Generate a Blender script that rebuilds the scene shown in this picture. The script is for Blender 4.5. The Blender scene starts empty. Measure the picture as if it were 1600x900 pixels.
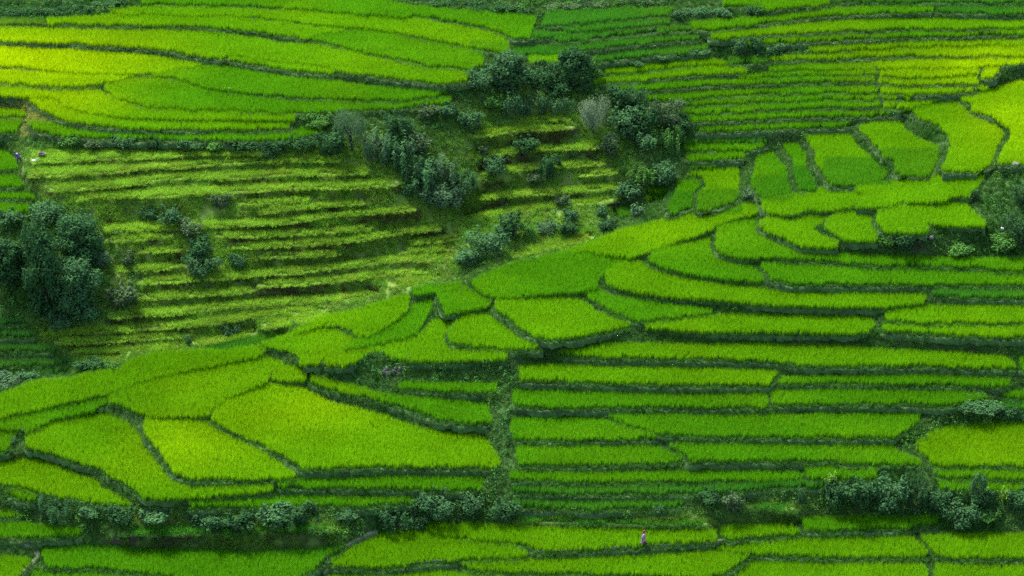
import bpy, math, random
import numpy as np
from mathutils import Vector, Matrix

random.seed(7)
rng = np.random.default_rng(7)
scene = bpy.context.scene
COL = scene.collection

# ------------------------------------------------------------------ camera
W, H = 1600.0, 900.0
FPX = 4350.0                                   # focal length in photo pixels
PITCH = math.radians(25.0)
CAM = np.array([0.0, -217.0, 126.0])
cam_data = bpy.data.cameras.new("camera")
cam_data.sensor_width = 36.0
cam_data.lens = 36.0 * FPX / W
cam_data.clip_start = 1.0
cam_data.clip_end = 6000.0
cam = bpy.data.objects.new("camera", cam_data)
COL.objects.link(cam)
cam.location = CAM
cam.rotation_euler = (math.pi / 2 - PITCH, 0.0, 0.0)
scene.camera = cam

# ------------------------------------------------------------------ sky and sun
SUN_EL, SUN_AZ = math.radians(55.0), math.radians(-36.0)     # azimuth from +Y (away from the camera), towards the left
world = bpy.data.worlds.new("World")
scene.world = world
world.use_nodes = True
wn = world.node_tree
wn.nodes.clear()
sky = wn.nodes.new("ShaderNodeTexSky")
sky.sky_type = 'NISHITA'
sky.sun_disc = False
sky.sun_elevation = SUN_EL
sky.sun_rotation = SUN_AZ
sky.air_density = 1.0
sky.dust_density = 2.5
bg = wn.nodes.new("ShaderNodeBackground")
bg.inputs["Strength"].default_value = 0.15
wo = wn.nodes.new("ShaderNodeOutputWorld")
wn.links.new(sky.outputs[0], bg.inputs[0])
wn.links.new(bg.outputs[0], wo.inputs[0])
sun_data = bpy.data.lights.new("sun", 'SUN')
sun_data.energy = 3.4
sun_data.angle = math.radians(7.0)
sun_data.color = (1.0, 0.955, 0.88)
sun = bpy.data.objects.new("sun", sun_data)
COL.objects.link(sun)
sdir = Vector((math.sin(SUN_AZ) * math.cos(SUN_EL), math.cos(SUN_AZ) * math.cos(SUN_EL), math.sin(SUN_EL)))
sun.rotation_euler = sdir.to_track_quat('Z', 'Y').to_euler()
sun.location = (0, 60, 200)

vs = scene.view_settings
vs.view_transform = 'Standard'
vs.look = 'None'
vs.exposure = 1.8
vs.gamma = 1.0
vs.use_curve_mapping = False
scene.cycles.use_denoising = False
scene.cycles.max_bounces = 6
scene.cycles.diffuse_bounces = 4
scene.cycles.transmission_bounces = 4
scene.cycles.glossy_bounces = 2
scene.cycles.sample_clamp_indirect = 6.0

# ------------------------------------------------------------------ pixel <-> place
FWD = np.array([0.0, math.cos(PITCH), -math.sin(PITCH)])
UP = np.array([0.0, math.sin(PITCH), math.cos(PITCH)])
RIGHT = np.array([1.0, 0.0, 0.0])

def unproject(u, v, z):
    """where the sight line of photo pixel (u, v) meets height z"""
    u, v, z = np.broadcast_arrays(np.asarray(u, float), np.asarray(v, float), np.asarray(z, float))
    d = FWD[None] * FPX + RIGHT[None] * (u.ravel()[:, None] - W / 2) - UP[None] * (v.ravel()[:, None] - H / 2)
    t = (z.ravel() - CAM[2]) / d[:, 2]
    return (CAM[None] + d * t[:, None]).reshape(u.shape + (3,))

def project(p):
    q = np.asarray(p, float) - CAM
    dep = q @ FWD
    return q @ RIGHT / dep * FPX + W / 2, H / 2 - q @ UP / dep * FPX, dep

def noise2(x, y, s, seed=0):
    """cheap smooth value noise in [-1, 1]"""
    x = np.asarray(x, float) / s + 37.1 * seed; y = np.asarray(y, float) / s - 11.7 * seed
    xi = np.floor(x); yi = np.floor(y); fx = x - xi; fy = y - yi
    fx = fx * fx * (3 - 2 * fx); fy = fy * fy * (3 - 2 * fy)
    def h(a, b):
        n = np.sin(a * 127.1 + b * 311.7 + seed * 74.7) * 43758.5453
        return (n - np.floor(n)) * 2 - 1
    return (h(xi, yi) * (1 - fx) + h(xi + 1, yi) * fx) * (1 - fy) + (h(xi, yi + 1) * (1 - fx) + h(xi + 1, yi + 1) * fx) * fy

def inside(poly, u, v):
    """points in polygon, vectorised"""
    r = np.zeros(u.shape, bool)
    n = len(poly)
    for i in range(n):
        x1, y1 = poly[i]; x2, y2 = poly[(i + 1) % n]
        if y1 == y2:
            continue
        c = (y1 > v) != (y2 > v)
        r ^= c & (u < (x2 - x1) * (v - y1) / (y2 - y1) + x1)
    return r
# ------------------------------------------------------------------ the fields: outline of every paddy as its canopy shows in the photograph
# tone: y ripe yellow, l light yellow green, g bright green, d deeper green, k dark green
FIELDS = []
def pts(s):
    r = []
    for w in s.split():
        x, y = w.split(',')
        x, y = float(x), float(y)
        if x <= -40: x = -230.0                 # the outer fields go on beyond the frame
        if x >= 1660: x = 1830.0
        if y >= 940: y = 1050.0
        r.append((x, y))
    return r
def S(tone, label, top, bot, kind='rice'):
    FIELDS.append(dict(tone=tone, label=label, poly=pts(top) + pts(bot)[::-1], kind=kind))
def P(tone, label, poly, kind='rice'):
    FIELDS.append(dict(tone=tone, label=label, poly=pts(poly), kind=kind))

# --- upper left
S('g', 'topmost bright paddy along the upper edge, ending beside the dirt bank', '220,-14 400,-16 560,-12 650,6 740,13 800,18 839,22', '222,0 300,1 400,3 470,9 540,15 600,21 630,22 645,17 680,22 740,33 775,41 800,53 826,54')
S('l', 'second long paddy from the top edge, narrowing to a tip at the pale rubble', '172,10 230,6 320,7 400,10 525,15 610,25 650,23 725,38 775,47 792,56', '173,17 260,18 330,20 400,21 475,30 540,38 558,37 625,46 675,56 725,66 775,75 798,80')
S('l', 'thin light paddy below the pale rubble at upper left', '72,24 160,19 260,20 330,22 400,25 462,33 520,40 541,42', '75,31 160,33 230,33 300,35 370,40 400,42 437,48 475,54 488,52')
S('k', 'small dark green paddy at the left edge under the top hedge', '-40,24 0,24 68,24', '-40,33 0,33 70,32')
S('g', 'curved paddy above the long pale bund that ends at the leafy tree', '490,51 545,43 560,40 625,51 700,66 755,78', '481,55 505,59 550,71 625,86 675,97 737,101 755,96')
S('l', 'widest long yellow green paddy sweeping from the left edge to the bushes', '-40,38 0,39 100,39 200,41 300,44 362,49 400,56 462,64 500,65 550,75 625,92 675,102 735,107', '-40,57 0,57 50,60 112,61 140,64 200,66 262,72 312,81 345,86 362,82 400,86 475,95 530,105 575,111 625,117 687,124 730,121')
S('l', 'sliver of paddy wedged under the widest yellow green paddy', '364,83 400,88 475,97 527,107', '356,88 400,94 460,104 520,109')
S('y', 'yellow paddy at the left edge in the sunlit corner, tapering to the right', '-40,66 0,67 75,71 150,75 225,81 287,90 328,96', '-40,95 0,96 50,101 125,109 200,111 232,110 250,107 287,101')
S('g', 'green paddy right of the yellow taper, above the bund with the white bag', '332,97 345,98 400,105 462,114 525,122 600,132 650,136 695,138', '236,110 275,117 325,132 360,138 400,141 475,146 540,149 600,150 637,149 675,144 700,140')
S('y', 'lower yellow paddy at the left edge with a rounded right tip', '-40,102 0,104 75,108 150,112 211,115', '-40,121 0,122 40,126 85,130 140,127 160,125')
S('g', 'broad green paddy just below the bund with the white bag', '166,127 215,118 231,115 275,122 325,136 360,143 400,148 475,153 550,156 637,156 675,150 708,147', '163,133 180,147 212,156 237,161 300,165 400,168 475,170 512,169 625,162 700,154')
S('l', 'paddy curling round the upper left bend between two wavy bunds', '-40,127 0,128 40,131 85,136 140,134 158,139 177,150 212,161 237,166 300,169 400,173 460,174', '-40,139 0,140 37,143 82,144 92,149 100,157 125,165 175,173 225,178 325,178 400,179 460,179')
S('l', 'yellow green paddy with the outermost bend, second last above the weeds', '42,147 82,148 92,156 105,163 137,171 175,179 237,184 325,184 400,183 453,186', '50,155 70,167 92,179 125,186 175,192 225,195 325,195 400,195 450,194')
S('g', 'lowest green strip of the upper left slope, just above the weedy bank', '44,185 75,187 100,194 150,200 225,204 325,203 400,204 450,203 470,196 506,192', '57,197 100,206 175,210 250,212 400,213 460,211 500,204')
S('g', 'little paddy at the left edge beside the yellow weedy path', '-40,163 0,164 30,165', '-40,175 0,176 44,176')
S('g', 'little paddy at the left edge below the yellow weedy path', '-40,182 0,182 35,184', '-40,201 0,201 25,200')
S('g', 'small paddy at the left edge beside the bending figure in blue', '-40,228 0,228 15,236 25,245', '-40,258 0,258 27,257')
S('g', 'small paddy at the left edge, first below the figure in blue', '-40,268 0,267 25,268', '-40,285 0,285 37,284')
S('g', 'narrow paddy at the left edge, second below the figure in blue', '-40,295 0,294 50,297', '-40,303 0,303 54,303')
S('g', 'bright paddy at the left edge just above the bushes of the tall tree', '-40,312 0,312 47,314', '-40,327 0,327 45,326')

# --- top middle
S('d', 'uppermost green paddy in the top middle, under the dark stone bank', '855,13 950,9 1054,6', '847,34 875,34 962,24 1044,18')
S('d', 'second green strip in the top middle with a small dirt bank at its left', '873,40 950,30 1044,24', '896,45 975,37 1048,30')
S('d', 'short green patch left of the top middle strips', '832,45 893,47', '829,53 878,53')
S('d', 'third green strip in the top middle, above a pale grassy bank', '862,56 925,46 1060,36 1080,38', '876,60 937,52 1025,43 1078,41')
S('d', 'fourth green strip in the top middle, reaching left above the small yellow plot', '800,68 870,68 937,60 1025,50 1094,51', '802,80 875,77 925,70 975,65 1050,57 1092,55')
S('d', 'green strip above the leafy hedge in the top middle', '922,84 1000,73 1050,67 1110,65', '937,89 1025,79 1100,74')
S('l', 'tiny yellow green plot behind the dark round tree', '826,84 850,81 880,80', '829,93 870,91')
S('g', 'paddy at the top edge right of the creeper hedge', '1129,-14 1200,-13 1290,-13', '1131,4 1165,3 1200,10 1240,5 1298,1')
S('d', 'dark strip along the upper edge at top right', '1312,-16 1450,-16 1660,-16', '1312,-4 1450,-3 1660,-3')
S('g', 'bright strip below the creeper hedge, first long row at top right', '1077,31 1150,26 1207,17 1275,10 1350,5 1450,4 1459,6', '1086,39 1110,41 1150,36 1205,28 1250,23 1312,17 1375,14 1458,12')
S('d', 'darker row in the top right corner', '1463,6 1600,5 1660,5', '1463,13 1600,15 1660,16')
S('l', 'wide light row of the top right slope, second long row down', '1108,48 1150,44 1200,39 1250,32 1325,26 1400,24 1500,25 1600,28 1660,28', '1113,54 1150,53 1200,48 1275,44 1337,41 1425,38 1512,38 1600,36 1660,36')
S('g', 'thin row under the wide light row at top right', '1152,60 1200,56 1275,51 1375,49 1450,45 1600,42 1660,42', '1152,65 1200,61 1275,57 1325,55 1425,51 1550,48 1660,47')
S('l', 'fourth row of the top right slope, right of the grey green shrub pair', '1222,69 1325,64 1425,61 1600,57 1660,57', '1288,73 1350,70 1425,67 1525,65 1660,63')
S('l', 'yellowish fifth row of the top right slope', '1202,85 1285,79 1350,74 1450,71 1600,67 1660,66', '1202,89 1282,85 1355,83 1425,81 1525,81 1660,80')
S('g', 'green plot left of the sharp tone change in the sixth right hand row', '1202,97 1275,95 1355,91 1366,100', '1202,104 1300,103 1368,102')
S('y', 'yellow plot right of the sharp tone change in the sixth right hand row', '1359,92 1450,88 1550,86 1600,85 1660,84', '1372,100 1450,101 1500,102 1580,95 1600,91 1660,90')
S('l', 'uppermost row right of the dark round tree, under the leafy hedge', '943,103 1025,95 1100,87 1134,90', '948,109 1000,105 1075,97 1134,95')
S('d', 'short dark row right of the leafy hedge end', '1139,87 1198,84', '1139,94 1198,91')
S('l', 'second row right of the dark round tree', '931,120 975,112 1050,105 1125,99 1166,104', '931,124 975,121 1050,114 1125,108 1166,107')
S('g', 'thin middle row joining the sharp tone change from the left', '1154,113 1200,109 1300,107 1370,105', '1154,118 1200,114 1290,111 1370,110')
S('g', 'third row right of the round trees, running to the short cross bund', '951,134 987,127 1050,122 1125,120 1200,119 1275,116 1368,115', '956,136 1012,134 1075,129 1150,125 1200,124 1287,121 1367,120')
S('g', 'fourth row right of the round trees, above the silver tree level', '1006,145 1062,140 1150,135 1200,133 1275,130 1371,130', '1008,149 1050,150 1100,146 1200,140 1300,138 1371,137')
S('g', 'fifth row right of the round trees, a thin strip', '1063,155 1125,150 1200,146 1300,144 1371,144', '1063,159 1125,156 1200,151 1300,149 1371,149')
S('g', 'sixth row right of the round trees', '1063,167 1125,161 1200,157 1275,155 1374,155', '1066,171 1125,169 1200,164 1287,161 1374,160')
S('g', 'seventh row right of the round trees, ending at the big sunlit terraces', '1066,177 1125,175 1200,171 1275,170 1375,169 1418,167', '1076,184 1200,178 1287,176 1375,174 1413,171')
S('g', 'eighth row right of the round trees, above the grey weeds', '1083,194 1200,189 1215,188 1275,186 1340,186', '1088,198 1200,196 1275,192 1323,191')
S('d', 'thin ninth row below the grey weeds on the middle right', '1066,215 1130,212 1198,212', '1069,218 1198,216')
S('g', 'tenth row, bright strip beside the bush cluster foot', '1068,222 1150,221 1198,220', '1071,228 1168,229')
S('g', 'lowest short strip right of the bush cluster', '1073,236 1120,233 1164,232', '1076,244 1130,242 1164,240')
S('g', 'tiny strip at the corner above the first spur terrace', '1078,254 1120,250', '1081,258 1120,256')
S('y', 'yellow row under the sharp tone change, second yellow row', '1376,105 1450,103 1528,103', '1376,111 1437,115 1528,109')
S('y', 'small yellow plot at the right end of the yellow rows', '1535,104 1563,100', '1536,117 1550,115')
S('y', 'third yellow row on the right', '1374,117 1437,119 1523,113', '1374,124 1437,125 1530,124')
S('y', 'fourth yellow row on the right, above the dark scrub patch', '1377,131 1450,131 1545,129', '1377,139 1425,141 1497,138 1545,133')
S('l', 'short yellow green row left of the dark scrub patch', '1377,145 1421,145', '1378,149 1421,149')
S('y', 'lowest yellow row touching the sunlit terraces', '1381,154 1450,153 1485,149', '1381,163 1421,163 1452,156')

# --- spur with the big sunlit terraces on the right
P('y', 'large yellow green terrace in the right edge corner, highest of the spur', '1499,147 1550,134 1587,122 1600,120 1660,112 1660,249 1600,249 1577,249 1559,249 1566,227 1579,213 1581,197 1563,182 1518,166 1520,159 1503,150')
P('l', 'long yellow green terrace with a curved grassy left bank, second from the right edge', '1426,164 1487,154 1497,152 1511,161 1508,168 1532,179 1556,190 1568,200 1566,212 1557,226 1549,250 1530,261 1472,261 1481,238 1487,220 1484,206 1464,190 1438,179 1427,170')
P('l', 'sunlit terrace between two grassy banks, third from the right edge', '1342,194 1375,185 1406,178 1409,190 1417,200 1439,214 1467,225 1465,245 1452,268 1411,269 1400,261 1398,246 1382,239 1374,225 1364,217 1354,205')
P('l', 'sunlit terrace with darker lower half, fourth from the right edge', '1257,210 1300,201 1324,199 1327,205 1334,217 1354,237 1373,253 1387,261 1383,274 1340,284 1299,283 1285,262 1275,247 1275,230 1264,217')
P('g', 'narrow terrace squeezed between two weedy banks on the spur', '1221,220 1244,217 1251,228 1259,238 1258,255 1269,272 1275,289 1249,292 1242,270 1240,245 1226,228')
P('g', 'green terrace left of the narrow squeezed one on the spur', '1181,234 1205,229 1211,238 1218,248 1228,257 1229,275 1236,295 1200,305 1189,303 1174,282 1182,250')
P('l', 'terrace with a small curved bund, second from the left on the upper spur', '1074,266 1110,258 1154,251 1155,275 1151,307 1105,323 1089,321 1091,298 1104,286 1098,271')
P('g', 'leftmost small terrace at the head of the spur beside the weedy slope', '1061,279 1085,275 1095,285 1082,297 1081,319 1047,327 1044,318 1056,296')
S('g', 'tiny upper plot left of the spur head', '1016,288 1044,288', '1013,295 1041,295')
S('g', 'tiny lower plot left of the spur head', '1011,299 1039,298', '1007,307 1034,305')
P('d', 'dark green patch below the spur head among shrubs', '957,319 989,314 984,329 970,335')
# --- long smooth band of the spur
P('l', 'smooth plot at the right end of the spur band, beside the rough slope', '1462,267 1522,268 1550,257 1534,272 1524,289 1512,298 1489,298 1470,307 1413,308 1434,294 1452,281')
P('l', 'smooth hump-shaped plot in the middle of the spur band', '1338,289 1360,281 1397,281 1409,273 1451,274 1430,293 1405,308 1384,315 1338,315 1355,299')
P('l', 'smooth plot of the spur band under the dark-bottomed terrace', '1190,309 1236,300 1299,288 1334,290 1351,299 1334,314 1297,321 1262,319 1238,327 1202,325 1194,320')
P('l', 'long sunlit tongue of the spur running down left along the ridge', '869,391 912,379 940,367 970,357 1025,343 1050,334 1137,323 1187,311 1190,323 1142,335 1117,346 1087,360 1062,367 1020,382 985,394 950,389 912,384')
P('g', 'large smooth green paddy below the tip of the sunlit tongue', '737,436 770,420 800,407 868,394 912,388 950,393 983,398 949,415 932,432 934,442 905,447 860,450 800,455 776,458 747,445')
# --- curling terraces
P('g', 'paddy inside the inner curl bounded by the grassy bund on its left', '1122,350 1142,344 1184,334 1181,349 1179,358 1197,367 1221,379 1243,390 1238,393 1200,393 1160,395 1127,387 1119,378 1120,364')
P('l', 'curling paddy above the long grassy bund, with two dark notches at its back', '1187,345 1200,336 1235,335 1260,328 1297,327 1286,338 1274,345 1270,354 1283,365 1310,376 1307,378 1270,377 1250,375 1226,363 1201,353')
P('l', 'small curled paddy right of the first S-shaped bund', '1291,341 1305,331 1335,321 1363,325 1360,338 1362,350 1372,361 1371,367 1340,368 1321,366 1300,355 1289,348')
P('l', 'broad curled paddy nearest the rough slope on the right', '1370,337 1372,325 1395,316 1408,313 1465,313 1486,304 1513,304 1512,319 1529,335 1540,344 1500,344 1450,341 1445,344 1449,354 1440,356 1400,355 1384,354 1376,345')
P('g', 'paddy of the middle curl, pointed at its right end', '1023,388 1062,373 1088,365 1111,363 1107,382 1115,398 1154,407 1177,416 1194,428 1187,431 1125,426 1075,418 1031,407 1014,398')
P('l', 'longest curled paddy, hooking round the middle curl then running right', '954,416 985,402 1001,398 1002,406 1023,418 1075,432 1125,440 1195,448 1300,452 1400,454 1449,454 1441,465 1375,471 1300,470 1200,467 1120,459 1060,457 1000,449 966,441 948,433 946,422')
P('g', 'leaf-shaped paddy under the grassy hook bund', '907,450 935,445 949,455 975,461 1050,471 1111,477 1115,481 1050,490 997,494 963,483 942,471')
P('l', 'rounded paddy in the centre, above the corner where three bunds meet', '774,463 800,460 850,456 892,454 904,463 929,479 959,491 990,501 984,504 940,512 900,520 861,524 837,519 814,507 792,487 775,476')
P('l', 'rounded paddy left of the centre corner, behind a hooked bund', '700,510 716,493 728,480 751,479 765,487 780,498 798,514 827,527 849,533 849,536 800,539 740,534 702,528')
P('g', 'small plot between two weedy gaps near the ridge top, under the lower bush group', '684,453 717,444 745,448 770,462 764,469 752,473 728,476 711,479 697,482 692,469')
# (the plot right of it grows into it)
P('g', 'tiny plot on the ridge top beside the old grass terraces', '642,446 720,438 720,441 690,449 673,448 652,453')
P('l', 'sloping paddy on the ridge left of the weedy gap', '456,515 500,492 560,480 615,460 641,456 638,470 623,489 598,504 574,518 558,517 549,507 530,500 506,500')
P('g', 'narrow paddy climbing the ridge beside the grey weedy gap', '647,472 662,457 675,453 676,465 666,489 650,510 638,518 585,529 534,538 577,520 602,506 628,490')
P('l', 'ridge paddy with a dark notch bank at its lower left', '407,533 455,518 503,505 533,515 556,522 570,523 530,539 508,549 499,560 468,560 468,548 453,539 423,534')
P('l', 'wide ridge paddy above the tall rough bank with the pale heap', '514,549 530,543 585,534 650,522 661,514 676,499 691,490 703,498 698,510 692,520 695,533 720,539 792,548 788,551 700,555 640,555 612,550 588,539 570,548 538,563 507,560')
# --- lower left
P('l', 'long green paddy along the ridge line at lower left', '-40,624 0,611 25,604 50,593 110,587 130,580 187,573 202,558 250,547 312,543 345,546 400,535 418,540 404,548 330,563 290,571 219,587 179,603 120,616 60,630 0,643 -40,648')
P('d', 'dark green wedge between the old grass terraces and the ridge line', '320,540 345,529 400,521 453,513 448,518 402,529 345,541')
P('g', 'green band below the ridge paddy at the left edge', '-40,656 0,650 60,635 120,622 180,608 170,618 156,625 148,632 85,645 50,662 40,666 30,662 0,661 -40,662')
P('g', 'small plot at the left edge beside the two little shrubs', '-40,668 0,667 27,668 21,680 9,697 0,699 -40,701')
P('l', 'yellow green plateau paddy with a dark bank at its left end', '184,606 222,591 290,575 330,567 405,552 425,554 444,563 425,570 420,583 413,590 350,616 328,637 322,641 230,642 217,637 192,624 170,619')
P('l', 'small corner plot at the narrow top of the yellow paddy', '430,573 449,564 470,563 479,569 477,586 440,585 425,583')
P('y', 'big yellow paddy, brightest of the lower left', '411,593 426,592 470,596 484,606 510,621 560,633 600,644 650,662 700,670 755,676 774,700 784,719 772,725 735,722 600,721 475,725 441,704 400,683 352,661 331,650 331,641 354,617')
P('y', 'yellow paddy below the big yellow one, between two dark banks', '227,648 318,646 330,657 365,675 400,694 437,718 460,736 458,740 400,741 300,741 276,733 264,721 252,702 235,682 227,672 224,660')
P('l', 'big green paddy at lower left wrapping under the yellow paddy', '52,667 85,650 150,636 178,647 210,665 219,677 224,690 238,708 256,732 277,747 310,752 400,752 426,753 424,757 400,760 300,768 250,770 224,768 205,750 170,733 162,722 125,714 82,698 44,690 38,684')
P('l', 'lowest big paddy on the left, above the bottom hedge', '-40,722 0,715 20,708 62,711 95,723 125,736 150,743 158,757 203,778 205,783 150,780 100,769 62,763 32,754 0,749 -40,748')
S('g', 'strip just above the dark bushes of the bottom hedge', '292,779 320,777 400,772 475,770 575,771 648,772', '302,785 375,782 400,784 475,781 575,783 646,777')
S('g', 'strip second below the big yellow paddy', '438,748 470,742 550,742 650,738 755,741', '434,754 525,753 625,755 700,759 753,755')
P('g', 'tiny plot among weeds at the left edge of the bottom hedge', '8,763 32,760 59,768 52,774 25,770')
P('g', 'tiny dim plot at the left edge under the bottom hedge', '-40,789 0,790 25,794 36,799 0,802 -40,802')
S('g', 'plot at the left edge below the bottom hedge, above the forked path', '-40,810 0,811 60,813 128,822', '-40,833 0,833 80,831 130,827')
P('g', 'wide green paddy at the bottom left, right of the forked path', '59,847 125,846 225,850 330,854 400,857 520,851 537,849 508,866 483,885 468,895 450,912 300,904 270,894 225,887 150,879 70,878 67,862')
P('g', 'paddy at the bottom edge, under the wide bottom left paddy', '50,889 70,884 150,886 225,894 268,902 300,912 440,920 420,940 20,940')
P('l', 'yellow green corner paddy at the bottom left, left of the path', '-40,863 0,865 38,865 47,871 43,880 23,896 10,940 -40,940')
# --- middle strips
P('g', 'wedge of paddy under the rough bank, above the big yellow paddy', '485,582 520,588 570,602 615,612 675,617 759,624 767,653 725,653 687,648 650,635 600,620 550,608 512,600 486,589')
S('g', 'short paddy at the foot of the tall rough bank, left of the gully', '621,592 700,593 776,594', '623,599 700,604 774,605')
# --- right centre rows
S('g', 'row right below the rough slope, uppermost of the right centre rows', '1215,393 1250,391 1300,390 1400,395 1500,398 1660,402', '1215,396 1300,401 1375,408 1475,408 1540,411 1570,416 1660,417')
S('g', 'second row below the rough slope, broad at its left end', '1188,407 1200,406 1275,408 1375,416 1475,418 1537,421 1660,427', '1205,428 1237,436 1325,436 1425,437 1475,437 1660,440')
S('d', 'short row at the right edge above the paired rows', '1463,447 1560,447 1660,450', '1457,452 1500,457 1660,460')
S('l', 'upper of the paired rows at the right edge', '1382,477 1437,472 1600,472 1660,472', '1386,493 1450,497 1550,497 1660,491')
S('l', 'lower of the paired rows at the right edge', '1379,500 1450,504 1550,504 1660,499', '1382,509 1475,515 1575,519 1660,518')
S('l', 'row with a rounded right end under the longest curled paddy', '1007,501 1050,497 1125,489 1200,488 1275,488 1360,492 1366,501', '1009,503 1050,506 1100,509 1200,509 1325,512 1357,509')
S('l', 'long row starting at the centre corner of bunds, reaching the right edge scrub', '873,542 940,533 1000,531 1200,533 1300,535 1375,541 1475,545 1571,551 1588,566', '872,545 925,550 1000,551 1200,555 1250,562 1325,564 1450,564 1525,567 1586,568')
S('l', 'first row right of the gully under the centre corner', '811,567 850,563 940,567 1050,568 1200,573 1214,576', '812,586 875,588 1000,592 1100,594 1200,594')
S('g', 'thin row continuing right from the first gully row', '1222,582 1325,581 1500,581 1580,586', '1217,591 1325,591 1450,593 1573,596')
S('g', 'second row right of the gully', '801,602 900,607 1000,610 1196,611 1200,620', '802,624 837,628 900,629 1050,628 1199,629')
S('g', 'row continuing right from the second gully row, round right end', '1203,605 1300,604 1450,603 1536,607 1545,614', '1207,624 1325,623 1425,623 1475,627 1542,616')
P('g', 'third row right of the gully, cut off by a slanting bund', '798,648 900,647 943,650 973,662 1020,672 1028,676 900,679 800,679')
P('g', 'long row right of the slanting bund, ending at the weedy track', '952,643 1050,641 1200,643 1325,640 1440,638 1437,650 1413,667 1397,675 1300,676 1200,675 1100,674 1036,671 977,656')
S('g', 'fourth row right of the gully', '806,691 900,691 1025,692 1040,696 1070,708', '808,718 925,719 1050,714 1066,712')
P('g', 'long row beside the fourth gully row, ending at the yellow corner field', '1044,688 1200,687 1325,687 1393,688 1398,697 1428,708 1443,718 1375,718 1325,717 1300,711 1200,712 1078,712 1072,704')
P('l', 'broad yellow green field in the lower right, under the leafy mound', '1452,672 1475,663 1525,655 1600,656 1660,657 1660,722 1600,722 1575,720 1475,720 1455,719 1450,707 1430,697 1433,687')
S('g', 'small row at the right edge beside the dark hole', '1571,606 1600,605 1660,605', '1567,613 1600,616 1660,617')
S('d', 'small dark row at the right edge above the leafy mound', '1562,625 1660,622', '1562,631 1600,633 1660,633')
P('g', 'small plot at the right edge at the end of the long row', '1592,554 1600,553 1660,553 1660,570 1600,570 1595,565')
S('g', 'fifth row right of the gully', '799,731 875,731 1050,731 1200,730 1258,735', '797,741 925,744 1075,744 1170,743 1200,746 1250,741')
S('g', 'short row behind the bramble thicket at lower right', '1254,723 1325,725 1372,726', '1264,738 1325,741 1368,741')
S('d', 'sixth thin row right of the gully', '801,755 907,753 1075,755 1162,751 1200,748 1262,746 1316,748', '801,760 925,763 1092,763 1162,758 1200,754 1298,751')
S('d', 'seventh and lowest row right of the gully, above the weedy bank', '801,776 925,777 1068,777', '801,784 925,788 1068,783')
S('g', 'thin row under the broad yellow green field', '1459,728 1600,730 1660,730', '1459,736 1500,740 1600,741 1660,741')
S('g', 'thin row behind the lone shrub at lower right', '1464,747 1512,750 1542,748 1660,753', '1472,756 1515,760 1550,759 1660,763')
# --- bottom
S('l', 'paddy behind the walking person, above the footpath', '666,813 725,812 800,816 950,821 1100,823 1118,824', '667,826 725,834 800,841 830,847 839,854 900,852 1000,846 1118,837')
P('l', 'wedge paddy pointing left between two footpaths at the bottom', '517,870 560,846 600,826 620,818 658,826 725,839 800,847 825,858 822,862 800,865 720,866 675,870 600,880 520,878')
S('l', 'paddy below the walking person, under the footpath', '722,873 760,872 825,869 900,866 1000,862 1075,860 1125,857 1170,862', '724,879 750,884 800,886 950,890 1100,894 1130,889')
P('l', 'paddy along the bottom edge left of the person', '484,903 514,893 600,890 700,886 735,891 800,895 950,899 1104,903 1090,940 470,940')
P('l', 'paddy at the bottom edge right of the person', '1127,904 1152,885 1184,869 1325,872 1446,876 1453,900 1453,940 1100,940')
P('l', 'paddy in the bottom right corner', '1462,875 1600,876 1660,876 1660,940 1460,940 1459,900')
P('l', 'long paddy right of the person, tapering left towards the path', '1097,852 1150,847 1200,841 1262,836 1350,830 1419,828 1437,842 1451,858 1448,863 1375,863 1300,862 1175,858 1120,854')
P('l', 'paddy at the right edge just above the corner paddy', '1437,831 1525,827 1600,827 1660,827 1660,864 1550,865 1500,864 1462,859 1448,843')
P('l', 'small plot right of the person beyond the path bend', '1124,818 1150,816 1200,813 1235,811 1250,827 1200,831 1140,835 1127,832')
S('g', 'paddy at the foot of the bramble thicket at bottom right', '1249,803 1300,801 1400,802 1468,801', '1259,822 1325,820 1400,818 1466,811')
# --- dim paddies left of the tall tree foot
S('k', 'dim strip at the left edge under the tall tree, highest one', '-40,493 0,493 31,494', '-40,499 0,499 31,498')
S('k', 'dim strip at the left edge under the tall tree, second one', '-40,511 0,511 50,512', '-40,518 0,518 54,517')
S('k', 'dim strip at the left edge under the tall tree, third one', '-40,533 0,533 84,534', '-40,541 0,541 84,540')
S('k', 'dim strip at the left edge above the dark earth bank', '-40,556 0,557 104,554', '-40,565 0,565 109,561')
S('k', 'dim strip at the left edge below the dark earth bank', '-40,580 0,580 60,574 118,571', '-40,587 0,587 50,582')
# --- old terraces gone to grass, centre left and beside the bushes
def G(label, top, bot, tone='o'):
    S(tone, label, ' '.join('%s,%g' % (w.split(',')[0], float(w.split(',')[1]) - 2.5) for w in top.split()), bot, 'grass')
G('uppermost old grass terrace beside the figure in blue, pale and wide', '47,236 150,234 260,236 330,234 420,236', '47,251 120,248 175,246 230,244 290,240 330,238 420,239')
G('second old grass terrace from the top, pale at its left end', '52,262 125,258 200,256 250,252 330,250 400,247 530,245', '45,273 100,271 150,269 187,265 237,259 287,259 325,255 400,251 437,249 535,249')
G('third old grass terrace from the top', '78,287 150,282 212,275 290,268 400,265 480,264 575,262', '78,296 100,295 150,291 212,285 250,278 300,275 350,277 400,274 450,270 500,270 570,268')
G('fourth old grass terrace, reaching right to the tall shoots', '118,303 170,298 262,293 350,290 400,287 480,284 560,281 622,277', '118,310 150,305 212,305 262,304 300,301 350,299 400,296 437,293 487,291 540,291 622,286')
G('short old grass terrace ending in a square corner', '372,312 400,311 450,308 498,306', '372,315 400,317 437,314 498,310')
G('old grass terrace under the square cornered one', '402,326 450,321 507,315 573,311', '402,330 450,325 507,319 573,315')
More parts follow.
